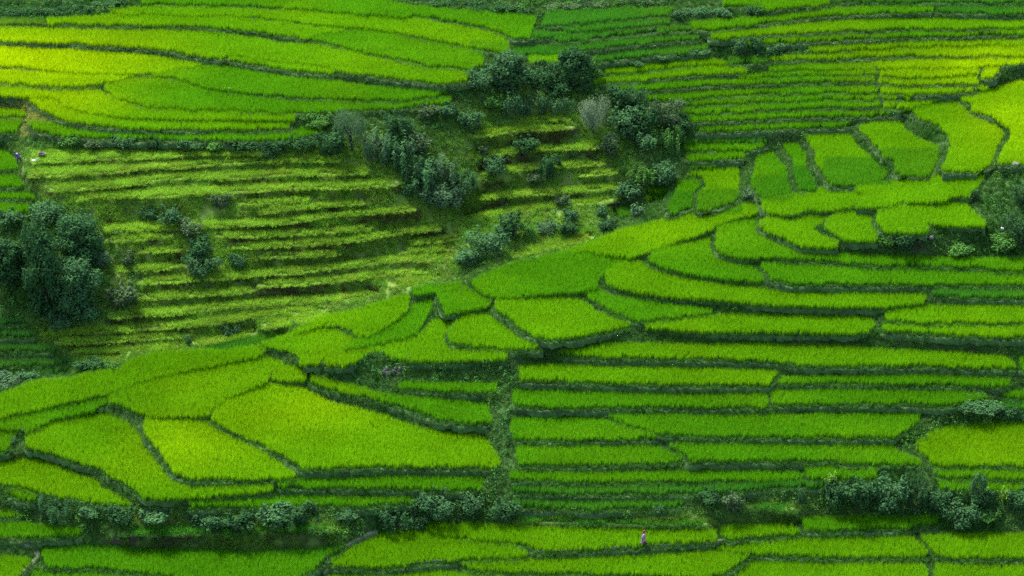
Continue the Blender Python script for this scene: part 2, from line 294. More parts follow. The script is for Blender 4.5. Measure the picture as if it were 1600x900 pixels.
G('long old grass terrace rising right towards the bush foot', '157,351 225,347 332,345 400,342 450,339 490,334 575,328 648,321', '157,359 225,356 332,351 400,349 450,346 482,340 512,335 575,331 648,325')
G('old grass terrace left of the round shrubs', '164,371 225,367 268,362', '164,375 225,371 268,366')
G('old grass terrace right of the round shrubs, upper one', '339,362 400,360 450,359 525,356 578,351', '339,366 400,367 450,364 525,360 575,355')
G('old grass terrace left of the round shrubs, lower one', '214,387 285,384', '214,391 285,388')
G('old grass terrace curving up to the lower bushes on the right', '360,381 400,378 475,376 560,368 625,357 690,351', '360,384 400,384 475,380 537,376 575,370 625,361 690,355')
G('short old grass terrace in the middle of the grassy slope', '402,396 528,391', '402,400 475,397 528,394')
G('short old grass terrace beside the lower bushes, upper one', '642,373 718,366', '642,378 718,371')
G('short old grass terrace beside the lower bushes, lower one', '627,388 710,382', '627,392 710,387')
G('old grass terrace right of the tall tree, above its side shrub', '178,415 250,412 285,407', '178,420 250,418 285,411')
G('long old grass terrace bending over the grassy hump', '214,434 275,430 362,427 400,421 500,412 600,401 710,394', '214,440 275,437 362,432 400,427 462,424 500,419 550,413 600,406 650,404 710,399')
G('old grass terrace under the long bent one', '402,438 475,434 550,428 668,418', '402,445 475,441 550,434 600,427 668,423')
G('old grass terrace right of the side shrub of the tall tree', '219,457 312,453 400,446', '219,463 262,463 312,458 362,456 400,451')
G('old grass terrace third from the bottom of the grassy slope', '168,487 225,482 300,476 400,466 525,459 598,453', '168,494 225,489 275,488 325,479 400,475 450,471 525,468 575,460')
G('old grass terrace second from the bottom of the grassy slope', '67,514 170,510 250,503 325,497 400,487 450,482 510,480', '67,519 170,516 225,511 275,508 325,504 375,496 400,491 450,487 510,484')
G('narrow old grass terrace near the bottom of the grassy slope', '84,528 187,524 298,516', '84,532 125,534 187,529 237,526 298,521')
G('lowest old grass terrace touching the ridge weeds', '107,543 210,538', '107,547 175,546 210,541')
G('small grassy step left of the silver tree, upper one', '814,182 885,178', '814,187 885,184')
G('small grassy step left of the silver tree, lower one', '738,206 802,197 895,193', '738,212 802,202 895,198')
G('grassy step in the middle of the bushy slope', '752,262 820,257 884,252 948,249', '752,268 820,262 884,257 948,253')
G('grassy step with a brown face below the bush cluster', '907,268 963,262', '907,272 960,267')
G('grassy step above the little shrub row of the bushy slope', '745,303 800,298 882,293 930,289 968,283', '745,309 800,303 882,298 930,294 968,289')
# (the lowest step runs on here)
G('lowest long grassy step of the bushy slope', '728,334 802,322 892,312 958,307', '728,341 802,328 850,323 892,318 958,312')
G('grassy step right under the silver tree', '745,236 846,226 935,224', '745,242 846,231 935,229')
G('grass ledge on the ridge right of the lone little shrub', '300,530 345,524 400,511', '300,537 345,531 400,518')
G('grass ledge on the ridge left of the lone little shrub', '208,541 285,533', '208,548 285,540')
G('grass ledge below the lowest old terrace', '122,557 188,552', '122,564 188,559')
G('grass ledge on the ridge under the last old terrace', '410,503 455,496 520,488', '410,511 455,504 512,496')
G('grass ledge on the ridge left of the lower bush group', '604,440 690,427', '604,447 680,435')
G('pale grass ledge along the ridge right of the lower bush group', '800,392 880,374 930,362', '800,399 870,386 930,369')
G('grass ledge at the foot of the bottom hedge, above the wide bottom left paddy', '188,825 300,824 400,822 510,820', '192,832 300,831 400,829 520,826', 'd')
G('grass ledge under the weedy bank behind the person', '806,808 950,812 1105,814', '806,812 950,816 1105,818', 'd')
G('upper grass ledge of the weedy bank right of the round bank bush', '1162,782 1245,790', '1160,788 1240,797', 'd')
# ------------------------------------------------------------------ levels: every paddy is level, every bank is as high as it shows
NF = len(FIELDS)
HC = {'rice': 0.72, 'grass': 0.26}                   # height of the crop / of the grass
for f in FIELDS:
    f['hc'] = HC[f['kind']]
    p = np.array(f['poly']); f['c'] = p.mean(0)
CP, SP = math.cos(PITCH), math.sin(PITCH)

def spans(u):
    """(v_top, v_bottom, field) of every field crossed by photo column u, top to bottom"""
    out = []
    for k, f in enumerate(FIELDS):
        q = f['poly']; ys = []
        for i in range(len(q)):
            (x1, y1), (x2, y2) = q[i], q[(i + 1) % len(q)]
            if (x1 <= u) != (x2 <= u):
                ys.append(y1 + (y2 - y1) * (u - x1) / (x2 - x1))
        ys.sort()
        for a, b in zip(ys[::2], ys[1::2]):
            if b - a > 1.0:
                out.append((a, b, k))
    return sorted(out, key=lambda t: t[0] + t[1])

COLS = np.arange(-225, 1830, 7.0)
SPANS = [spans(u) for u in COLS]
zf = np.zeros((NF, 3)); zf[:, 0] = [ (845 - f['c'][1]) * 0.05 for f in FIELDS ]
def ztop(k, u, v):
    c = FIELDS[k]['c']
    return zf[k, 0] + zf[k, 1] * (u - c[0]) / 100 + zf[k, 2] * (v - c[1]) / 100
CREST = {k for k, f in enumerate(FIELDS) if f['label'].startswith(('long green paddy along the ridge', 'sloping paddy on the ridge', 'ridge paddy with', 'tiny plot on the ridge', 'large smooth green', 'long sunlit tongue', 'small plot between two weedy', 'small plot right of the weedy'))}
BEHIND = {k for k, f in enumerate(FIELDS) if f['kind'] == 'grass' and f['c'][1] < 600 or f['label'].startswith(('dark green wedge', 'dark green patch', 'dim strip', 'tiny lower plot left of the spur'))}
REF = next(k for k, f in enumerate(FIELDS) if f['label'].startswith('paddy behind the walking'))
for it in range(3):
    A = np.zeros((NF * 3, NF * 3)); B = np.zeros(NF * 3)
    def add(idx, co, rhs, w):
        for i, a in zip(idx, co):
            B[i] += w * a * rhs
            for j, b in zip(idx, co):
                A[i, j] += w * a * b
    for u, sp in zip(COLS, SPANS):
        for (a0, b0, k0), (a1, b1, k1) in zip(sp[:-1], sp[1:]):
            if k0 == k1:
                continue
            g = max(a1 - b0, 0.0)
            dep = project(unproject(u, b0, ztop(k0, u, b0)))[2]
            s = FPX / float(dep)
            both = FIELDS[k0]['kind'] == 'grass' or FIELDS[k1]['kind'] == 'grass'
            lim = 24.0
            px = (0.94 if both else 0.86) * min(g, lim) + 0.5 * max(g - lim, 0.0)
            h = max(px / (s * CP), 0.08)
            w = 1.0 / (1.0 + g / 25.0)
            if k1 in CREST and k0 in BEHIND:               # the spur stands in front of the hollow: its back falls away
                h = -(0.6 if u < 700 else 0.3) * min(g, 30.0) / s - 0.2
                w *= 2.0
            c0, c1 = FIELDS[k0]['c'], FIELDS[k1]['c']
            add([3 * k0, 3 * k0 + 1, 3 * k0 + 2, 3 * k1, 3 * k1 + 1, 3 * k1 + 2],
                [1, (u - c0[0]) / 100, (b0 - c0[1]) / 100, -1, -(u - c1[0]) / 100, -(a1 - c1[1]) / 100], h, w)
    for k in range(NF):
        n = 4.0
        add([3 * k + 1], [1], 0.0, 1.5 * n)
        add([3 * k + 2], [1], 0.0, 4.0 * n)
        add([3 * k], [1], 0.0, 1e-5)
    add([3 * REF], [1], 0.72, 100.0)
    zf = np.linalg.solve(A, B).reshape(NF, 3)

# ------------------------------------------------------------------ canopy surface over the whole view and a margin, then the ground under it
STEP = 3.0
GU = np.arange(-240, 1840 + 1, STEP); GV = np.arange(-150, 1060 + 1, STEP)
UU, VV = np.meshgrid(GU, GV)
owner = np.full(UU.shape, -1, int)
for k, f in enumerate(FIELDS):
    q = np.array(f['poly'])
    i0, i1 = np.searchsorted(GU, [q[:, 0].min(), q[:, 0].max()]); j0, j1 = np.searchsorted(GV, [q[:, 1].min(), q[:, 1].max()])
    i1 += 1; j1 += 1
    m = inside(f['poly'], UU[j0:j1, i0:i1], VV[j0:j1, i0:i1])
    owner[j0:j1, i0:i1][m] = k
zz = np.full(UU.shape, np.nan); hh = np.full(UU.shape, np.nan); gg = np.full(UU.shape, np.nan)
own = owner >= 0
for k in range(NF):
    m = owner == k
    zz[m] = ztop(k, UU[m], VV[m]); hh[m] = FIELDS[k]['hc']; gg[m] = 1.0 if FIELDS[k]['kind'] == 'grass' else 0.0
SLOPE_PX = 0.030                                       # rise per pixel where nothing but the hillside is known
for fld in (zz, hh, gg):                               # start: straight lines down each column
    for i in range(len(GU)):
        c = fld[:, i]; ok = ~np.isnan(c)
        if ok.sum() > 1:
            fld[:, i] = np.interp(GV, GV[ok], c[ok])
            if fld is zz:
                t = GV[ok][0]; fld[:, i] = np.where(GV < t, fld[:, i] + (t - GV) * SLOPE_PX, fld[:, i])
        else:
            fld[:, i] = np.nan
    bad = np.isnan(fld[0])
    if bad.any():
        gi = np.where(~bad)[0]
        for i in np.where(bad)[0]:
            fld[:, i] = fld[:, gi[np.argmin(abs(gi - i))]]
fixed = own.copy(); fixed[0] = True
ker_ = np.ones(121) / 121
zz[0] = np.convolve(np.pad(zz[0], 60, mode='edge'), ker_, 'valid')
for it in range(160):
    for fld in (zz, hh, gg):
        e = np.pad(fld, 1, mode='edge')
        # mostly across the slope, so that banks stay straight from lip to foot
        avg = 0.36 * (e[1:-1, :-2] + e[1:-1, 2:]) + 0.14 * (e[:-2, 1:-1] + e[2:, 1:-1])
        fld[~fixed] = avg[~fixed]
CAN = unproject(UU, VV, zz)
rough = np.where(own, 0.0, 1.0)
GND = CAN.copy()
GND[..., 2] -= hh
bump = (noise2(CAN[..., 0], CAN[..., 1], 1.3, 3) * 0.10 + noise2(CAN[..., 0], CAN[..., 1], 0.5, 4) * 0.05)
GND[..., 2] += bump * rough

def grid_at(u, v):
    return (int(np.clip(round((v - GV[0]) / STEP), 0, len(GV) - 1)), int(np.clip(round((u - GU[0]) / STEP), 0, len(GU) - 1)))
def ground_at(u, v):
    """ground point that shows at photo pixel (u, v), and pixels per metre there"""
    vv = v
    for _ in range(4):
        j, i = grid_at(u, vv)
        pu, pv, dep = project(GND[j, i])
        vv += (v - float(pv)) * 0.9
    j, i = grid_at(u, vv)
    return GND[j, i].copy(), FPX / float(project(GND[j, i])[2])
# ------------------------------------------------------------------ helpers
def link(o, parent=None):
    COL.objects.link(o)
    if parent is not None:
        o.parent = parent
    return o
def tag(o, label=None, category=None, group=None, kind=None):
    for k, v in (('label', label), ('category', category), ('group', group), ('kind', kind)):
        if v:
            o[k] = v
    return o
def empty(name, loc):
    o = bpy.data.objects.new(name, None)
    o.location = [float(c) for c in loc]
    o.empty_display_size = 0.3
    return link(o)
def mesh_obj(name, verts, faces, mat, parent=None, loc=None, smooth=False):
    m = bpy.data.meshes.new(name)
    m.from_pydata([tuple(map(float, v)) for v in verts], [], faces)
    if mat: m.materials.append(mat)
    if smooth: m.shade_smooth()
    o = bpy.data.objects.new(name, m)
    if loc is not None: o.location = [float(c) for c in loc]
    return link(o, parent)
def fast_mesh(name, verts, loops, sizes):
    """mesh from flat arrays"""
    m = bpy.data.meshes.new(name)
    m.vertices.add(len(verts)); m.vertices.foreach_set('co', np.asarray(verts, np.float32).ravel())
    if len(sizes):
        m.loops.add(len(loops)); m.loops.foreach_set('vertex_index', np.asarray(loops, np.int32))
        m.polygons.add(len(sizes))
        st = np.concatenate([[0], np.cumsum(sizes)[:-1]]).astype(np.int32)
        m.polygons.foreach_set('loop_start', st)
    m.update(calc_edges=True)
    return m
def attr(m, name, typ, data, dom='POINT'):
    a = m.attributes.new(name, typ, dom)
    key = {'FLOAT': 'value', 'INT': 'value', 'FLOAT_VECTOR': 'vector', 'FLOAT_COLOR': 'color'}[typ]
    a.data.foreach_set(key, np.asarray(data, np.int32 if typ == 'INT' else np.float32).ravel())

class NT:
    def __init__(self, name):
        self.m = bpy.data.materials.new(name); self.m.use_nodes = True
        self.t = self.m.node_tree; self.t.nodes.clear()
        self.out = self.n('ShaderNodeOutputMaterial')
    def n(self, typ, **kw):
        nd = self.t.nodes.new(typ)
        for k, v in kw.items(): setattr(nd, k, v)
        return nd
    def l(self, a, b): self.t.links.new(a, b)
    def val(self, sock, v): sock.default_value = v
    def noise(self, scale, detail=3.0, coord=None):
        nd = self.n('ShaderNodeTexNoise'); nd.inputs['Scale'].default_value = scale; nd.inputs['Detail'].default_value = detail
        if coord: self.l(coord, nd.inputs['Vector'])
        return nd.outputs['Fac']
    def ramp(self, fac, a, b, c0=(0, 0, 0, 1), c1=(1, 1, 1, 1)):
        r = self.n('ShaderNodeValToRGB'); e = r.color_ramp.elements
        e[0].position, e[1].position = a, b; e[0].color, e[1].color = c0, c1
        self.l(fac, r.inputs[0]); return r.outputs[0]
    def mix(self, fac, a, b, blend='MIX'):
        x = self.n('ShaderNodeMix', data_type='RGBA', blend_type=blend)
        for s, v in ((x.inputs[0], fac), (x.inputs[6], a), (x.inputs[7], b)):
            if isinstance(v, (int, float)): s.default_value = v
            elif isinstance(v, tuple): s.default_value = v if len(v) == 4 else v + (1,)
            else: self.l(v, s)
        return x.outputs[2]

def leaf_material(name, col_socket_fn, trans=0.38, gloss=0.0, rough=0.5):
    t = NT(name)
    c = col_socket_fn(t)
    d = t.n('ShaderNodeBsdfDiffuse'); tr = t.n('ShaderNodeBsdfTranslucent')
    t.l(c, d.inputs[0]); t.l(c, tr.inputs[0])
    x = t.n('ShaderNodeMixShader'); x.inputs[0].default_value = trans
    t.l(d.outputs[0], x.inputs[1]); t.l(tr.outputs[0], x.inputs[2])
    o = x.outputs[0]
    if gloss:
        g = t.n('ShaderNodeBsdfGlossy'); g.inputs['Roughness'].default_value = rough
        g.inputs['Color'].default_value = (0.9, 0.95, 1.0, 1)
        y = t.n('ShaderNodeMixShader'); y.inputs[0].default_value = gloss
        t.l(o, y.inputs[1]); t.l(g.outputs[0], y.inputs[2]); o = y.outputs[0]
    t.l(o, t.out.inputs[0])
    return t.m
def plain(name, col, rough=0.8, var=0.25, scale=6.0):
    t = NT(name)
    co = t.n('ShaderNodeTexCoord').outputs['Object']
    f = t.noise(scale, 4.0, co)
    lo = tuple(c * (1 - var) for c in col) + (1,); hi = tuple(min(c * (1 + var), 1) for c in col) + (1,)
    p = t.n('ShaderNodeBsdfPrincipled'); p.inputs['Roughness'].default_value = rough
    t.l(t.ramp(f, 0.3, 0.7, lo, hi), p.inputs['Base Color'])
    b = t.n('ShaderNodeBump'); b.inputs['Strength'].default_value = 0.3
    t.l(f, b.inputs['Height']); t.l(b.outputs[0], p.inputs['Normal'])
    t.l(p.outputs[0], t.out.inputs[0])
    return t.m

# blades scattered as instances take the tint of their point; h runs 0 at the root to 1 at the tip
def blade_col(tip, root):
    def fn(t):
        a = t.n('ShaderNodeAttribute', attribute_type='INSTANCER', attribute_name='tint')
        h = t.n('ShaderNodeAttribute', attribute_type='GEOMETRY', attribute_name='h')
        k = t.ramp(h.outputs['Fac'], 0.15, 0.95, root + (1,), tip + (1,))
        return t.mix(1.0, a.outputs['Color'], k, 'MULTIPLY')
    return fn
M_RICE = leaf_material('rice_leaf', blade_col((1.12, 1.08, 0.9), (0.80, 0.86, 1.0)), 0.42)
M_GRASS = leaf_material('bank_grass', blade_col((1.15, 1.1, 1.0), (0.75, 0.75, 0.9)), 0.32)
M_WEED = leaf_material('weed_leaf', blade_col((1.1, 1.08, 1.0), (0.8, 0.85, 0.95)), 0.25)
def shrub_col(t):
    oi = t.n('ShaderNodeObjectInfo')
    a = t.n('ShaderNodeAttribute', attribute_type='GEOMETRY', attribute_name='shade')
    k = t.ramp(a.outputs['Fac'], 0.0, 1.0, (0.62, 0.68, 0.72, 1), (1.26, 1.24, 1.12, 1))
    return t.mix(1.0, oi.outputs['Color'], k, 'MULTIPLY')
M_LEAF = leaf_material('shrub_leaf', shrub_col, 0.25)
M_BARK = plain('bark', (0.03, 0.026, 0.02), 0.9, 0.4, 8.0)

# ground: grass-grown soil with bare brown patches where the banks are steep; "old" marks the terraces gone to grass
tg = NT('hillside_soil')
geo = tg.n('ShaderNodeNewGeometry')
pos = tg.n('ShaderNodeTexCoord').outputs['Object']
n1 = tg.noise(0.35, 5.0, pos); n2 = tg.noise(2.2, 5.0, pos); n3 = tg.noise(9.0, 3.0, pos)
old = tg.n('ShaderNodeAttribute', attribute_type='GEOMETRY', attribute_name='old').outputs['Fac']
grass_a = tg.mix(n2, (0.016, 0.050, 0.009), (0.034, 0.085, 0.015))
grass_b = tg.mix(n2, (0.060, 0.115, 0.016), (0.120, 0.190, 0.030))
grass_m = tg.mix(old, grass_a, grass_b)
soil = tg.mix(n3, (0.022, 0.019, 0.013), (0.055, 0.043, 0.030))
sep = tg.n('ShaderNodeSeparateXYZ'); tg.l(geo.outputs['Normal'], sep.inputs[0])
steep = tg.ramp(sep.outputs['Z'], 0.45, 0.80, (1, 1, 1, 1), (0, 0, 0, 1))
patch = tg.ramp(n1, 0.48, 0.60)
bare = tg.mix(1.0, steep, patch, 'MULTIPLY')
final = tg.mix(bare, grass_m, soil)
pb = tg.n('ShaderNodeBsdfPrincipled'); pb.inputs['Roughness'].default_value = 0.95
pb.inputs['Specular IOR Level'].default_value = 0.15
tg.l(final, pb.inputs['Base Color'])
bp = tg.n('ShaderNodeBump'); bp.inputs['Strength'].default_value = 0.6; bp.inputs['Distance'].default_value = 0.2
tg.l(n2, bp.inputs['Height']); tg.l(bp.outputs[0], pb.inputs['Normal'])
tg.l(pb.outputs[0], tg.out.inputs[0])
M_SOIL = tg.m
M_PATH = plain('trodden_path', (0.062, 0.085, 0.038), 0.95, 0.45, 2.5)
M_BUND = plain('bund_grass', (0.024, 0.070, 0.010), 0.95, 0.5, 2.0)

# ------------------------------------------------------------------ the hillside
nv, nu = UU.shape
verts = GND.reshape(-1, 3)
idx = np.arange(nv * nu).reshape(nv, nu)
quads = np.stack([idx[1:, :-1], idx[1:, 1:], idx[:-1, 1:], idx[:-1, :-1]], -1).reshape(-1, 4)
# beyond the surveyed part the slope simply goes on, up behind, down in front, level to the sides
ring = np.concatenate([idx[0, :-1], idx[:-1, -1], idx[-1, :0:-1], idx[:0:-1, 0]])
rv = verts[ring]
cx, cy = 0.0, 45.0
outs = []
for f_, s_ in ((1.6, 0.22), (3.5, 0.2), (9.0, 0.12)):
    o = rv.copy()
    o[:, 0] = cx + (rv[:, 0] - cx) * f_; o[:, 1] = cy + (rv[:, 1] - cy) * f_
    dy = o[:, 1] - rv[:, 1]
    o[:, 2] = rv[:, 2] + dy * s_ + noise2(o[:, 0], o[:, 1], 60.0, 9) * 3.0 * (f_ - 1) ** 0.5
    outs.append(o)
base = len(verts); nr = len(ring)
allv = np.concatenate([verts] + outs)
rows = [ring] + [base + i * nr + np.arange(nr) for i in range(3)]
rq = []
for a, b in zip(rows[:-1], rows[1:]):
    rq.append(np.stack([a, np.roll(a, -1), np.roll(b, -1), b], -1))
quads = np.concatenate([quads] + rq)
tm = fast_mesh('hillside', allv, quads.ravel(), np.full(len(quads), 4))
attr(tm, 'old', 'FLOAT', np.concatenate([np.clip(gg.ravel(), 0, 1), np.zeros(3 * nr)]))
tm.materials.append(M_SOIL)
tm.shade_smooth()
hill = link(bpy.data.objects.new('hillside', tm))
tag(hill, 'terraced green hillside with steep grassy banks between the paddies', kind='structure')

# ------------------------------------------------------------------ blade clumps for scattering
def blade_cluster(name, n, rad, hgt, wid, lean, mat, seed, droop=0.0, segs=2):
    r = np.random.default_rng(seed)
    V, F, Hh = [], [], []
    for i in range(n):
        a = r.uniform(0, 2 * math.pi); q = rad * math.sqrt(r.uniform(0, 1))
        bx_, by_ = q * math.cos(a), q * math.sin(a)
        d = r.uniform(0, 2 * math.pi) if r.uniform() < 0.5 else a
        h = hgt * r.uniform(0.72, 1.06); ln = lean * r.uniform(0.3, 1.0); w = wid * r.uniform(0.7, 1.2)
        face = d + math.pi / 2 + r.uniform(-0.7, 0.7)
        wx, wy = math.cos(face) * w / 2, math.sin(face) * w / 2
        b = len(V)
        for s in range(segs):
            t = s / segs
            off = ln * t ** 1.7; z = h * (t - droop * t * t)
            sc = 1.0 - 0.35 * t
            x, y = bx_ + math.cos(d) * off, by_ + math.sin(d) * off
            V += [(x - wx * sc, y - wy * sc, z), (x + wx * sc, y + wy * sc, z)]; Hh += [t, t]
        V.append((bx_ + math.cos(d) * ln, by_ + math.sin(d) * ln, h * (1 - droop))); Hh.append(1.0)
        for s in range(segs - 1):
            F.append((b + 2 * s, b + 2 * s + 1, b + 2 * s + 3, b + 2 * s + 2))
        F.append((b + 2 * segs - 2, b + 2 * segs - 1, b + 2 * segs))
    m = bpy.data.meshes.new(name); m.from_pydata(V, [], F); m.materials.append(mat)
    attr(m, 'h', 'FLOAT', Hh)
    return bpy.data.objects.new(name, m)
def leaf_cluster(name, n, rad, hgt, size, mat, seed):
    r = np.random.default_rng(seed)
    V, F, Hh = [], [], []
    for i in range(n):
        a = r.uniform(0, 2 * math.pi); el = math.asin(r.uniform(0.0, 1.0)); k = r.uniform(0.5, 1.0)
        c = np.array([math.cos(a) * math.cos(el) * rad * k, math.sin(a) * math.cos(el) * rad * k, (0.12 + math.sin(el) * k) * hgt])
        nrm = np.array([math.cos(a), math.sin(a), 0.7]) + r.normal(0, 0.5, 3); nrm /= np.linalg.norm(nrm)
        t1 = np.cross(nrm, r.normal(0, 1, 3)); t1 /= np.linalg.norm(t1); t2 = np.cross(nrm, t1)
        L = size * r.uniform(0.7, 1.3); b = len(V)
        V += [tuple(c - t1 * L * .5), tuple(c + t2 * L * .27), tuple(c + t1 * L * .5), tuple(c - t2 * L * .27)]
        F.append((b, b + 1, b + 2, b + 3)); Hh += [min(1.0, c[2] / hgt)] * 4
    m = bpy.data.meshes.new(name); m.from_pydata(V, [], F); m.materials.append(mat)
    attr(m, 'h', 'FLOAT', Hh)
    return bpy.data.objects.new(name, m)
def scatter_group(name, objs):
    c = bpy.data.collections.new(name)
    for o in objs: c.objects.link(o)
    g = bpy.data.node_groups.new(name, 'GeometryNodeTree')
    g.interface.new_socket('Geometry', in_out='INPUT', socket_type='NodeSocketGeometry')
    g.interface.new_socket('Geometry', in_out='OUTPUT', socket_type='NodeSocketGeometry')
    N = g.nodes
    gi, go = N.new('NodeGroupInput'), N.new('NodeGroupOutput')
    ip = N.new('GeometryNodeInstanceOnPoints'); ci = N.new('GeometryNodeCollectionInfo')
    ci.inputs['Collection'].default_value = c
    ci.inputs['Separate Children'].default_value = True; ci.inputs['Reset Children'].default_value = True
    ip.inputs['Pick Instance'].default_value = True
    def na(nm, typ):
        a = N.new('GeometryNodeInputNamedAttribute'); a.data_type = typ; a.inputs['Name'].default_value = nm
        return a.outputs['Attribute']
    L = g.links
    L.new(gi.outputs[0], ip.inputs['Points']); L.new(ci.outputs[0], ip.inputs['Instance'])
    L.new(na('variant', 'INT'), ip.inputs['Instance Index'])
    L.new(na('rot', 'FLOAT_VECTOR'), ip.inputs['Rotation']); L.new(na('size', 'FLOAT_VECTOR'), ip.inputs['Scale'])
    L.new(ip.outputs[0], go.inputs[0])
    return g, len(objs)
RICE = scatter_group('rice_hills', [blade_cluster('rice_hill_%d' % i, 22, 0.12, 0.78, 0.022, 0.16, M_RICE, 100 + i) for i in range(5)])
TUFT = scatter_group('grass_tufts', [blade_cluster('grass_tuft_%d' % i, 16, 0.17, 0.5, 0.028, 0.26, M_GRASS, 200 + i, 0.25, 3) for i in range(5)])
WEED = scatter_group('weed_clumps', [leaf_cluster('weed_clump_%d' % i, 26, 0.34, 0.55, 0.17, M_WEED, 300 + i) for i in range(4)])

def scatter(name, grp, P_, tint, sx, sz, parent=None, origin=None, tilt=0.08, lean=None):
    n = len(P_)
    org = np.zeros(3) if origin is None else np.asarray(origin)
    m = fast_mesh(name, P_ - org, [], [])
    attr(m, 'tint', 'FLOAT_COLOR', np.concatenate([np.clip(tint, 0, 1), np.ones((n, 1))], 1))
    attr(m, 'variant', 'INT', rng.integers(0, grp[1], n))
    rot = np.stack([rng.normal(0, tilt, n), rng.normal(0, tilt, n), rng.uniform(0, 6.283, n)], 1)
    if lean is not None:                                   # grass hangs out from steep banks
        st = lean > 0.25
        rot[st, 0] = lean[st] + rng.normal(0, 0.25, st.sum()); rot[st, 2] = rng.normal(0, 0.6, st.sum())
    attr(m, 'rot', 'FLOAT_VECTOR', rot)
    attr(m, 'size', 'FLOAT_VECTOR', np.stack([sx, sx, sz], 1))
    o = bpy.data.objects.new(name, m)
    md = o.modifiers.new('scatter', 'NODES'); md.node_group = grp[0]
    link(o, parent)
    o['kind'] = 'stuff'
    return o

# ------------------------------------------------------------------ paddies
TONE = {'y': (0.150, 0.355, 0.004), 'l': (0.120, 0.310, 0.004), 'g': (0.080, 0.265, 0.005),
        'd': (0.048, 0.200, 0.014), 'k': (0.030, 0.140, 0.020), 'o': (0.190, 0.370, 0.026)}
# sun patches at upper left and right painted in as yellow, besides ripening: photo centre, spread, share of yellow
RIPE_AND_SUN = [(0, 90, 230, 50, 1.0), (60, 150, 160, 30, 0.6), (1560, 100, 170, 38, 0.65), (1600, 180, 120, 60, 0.4),
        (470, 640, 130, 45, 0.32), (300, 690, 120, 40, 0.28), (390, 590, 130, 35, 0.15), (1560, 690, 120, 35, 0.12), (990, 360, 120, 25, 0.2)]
# plots where a later planting is still darker, and the bank's shadow painted on the bottom left paddy: outline, share of dark
LATE_AND_SHADE = [(pts('1290,243 1394,243 1394,286 1270,286'), 0.6), (pts('1240,256 1262,256 1280,295 1240,300'), 0.6), (pts('1170,272 1240,272 1240,310 1170,310'), 0.45),
        (pts('1376,228 1480,228 1462,270 1400,270'), 0.45), (pts('1040,297 1160,290 1160,330 1040,332'), 0.5), (pts('60,845 540,845 540,868 60,856'), 0.4),
        (pts('735,60 870,60 870,85 735,85'), 0.35)]
def tint_at(tone, u, v, x, y):
    c = np.tile(np.array(TONE[tone]), (len(u), 1))
    r = np.zeros(len(u))
    for (a, b, su, sv, k) in RIPE_AND_SUN:
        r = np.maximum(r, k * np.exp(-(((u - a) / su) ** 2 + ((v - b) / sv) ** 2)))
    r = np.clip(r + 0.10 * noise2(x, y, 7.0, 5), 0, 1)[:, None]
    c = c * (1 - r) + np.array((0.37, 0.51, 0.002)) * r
    for q, k in LATE_AND_SHADE:
        m = inside(q, u, v)
        c[m] = c[m] * (1 - k) + np.array((0.03, 0.17, 0.010)) * k
    j = 1 + (0.08 * noise2(x, y, 3.2, 6) + 0.09 * noise2(x, y, 13.0, 16) + 0.06 * noise2(x * 0.4, y, 0.9, 17))[:, None] + rng.normal(0, 0.055, (len(u), 1))
    return c * j

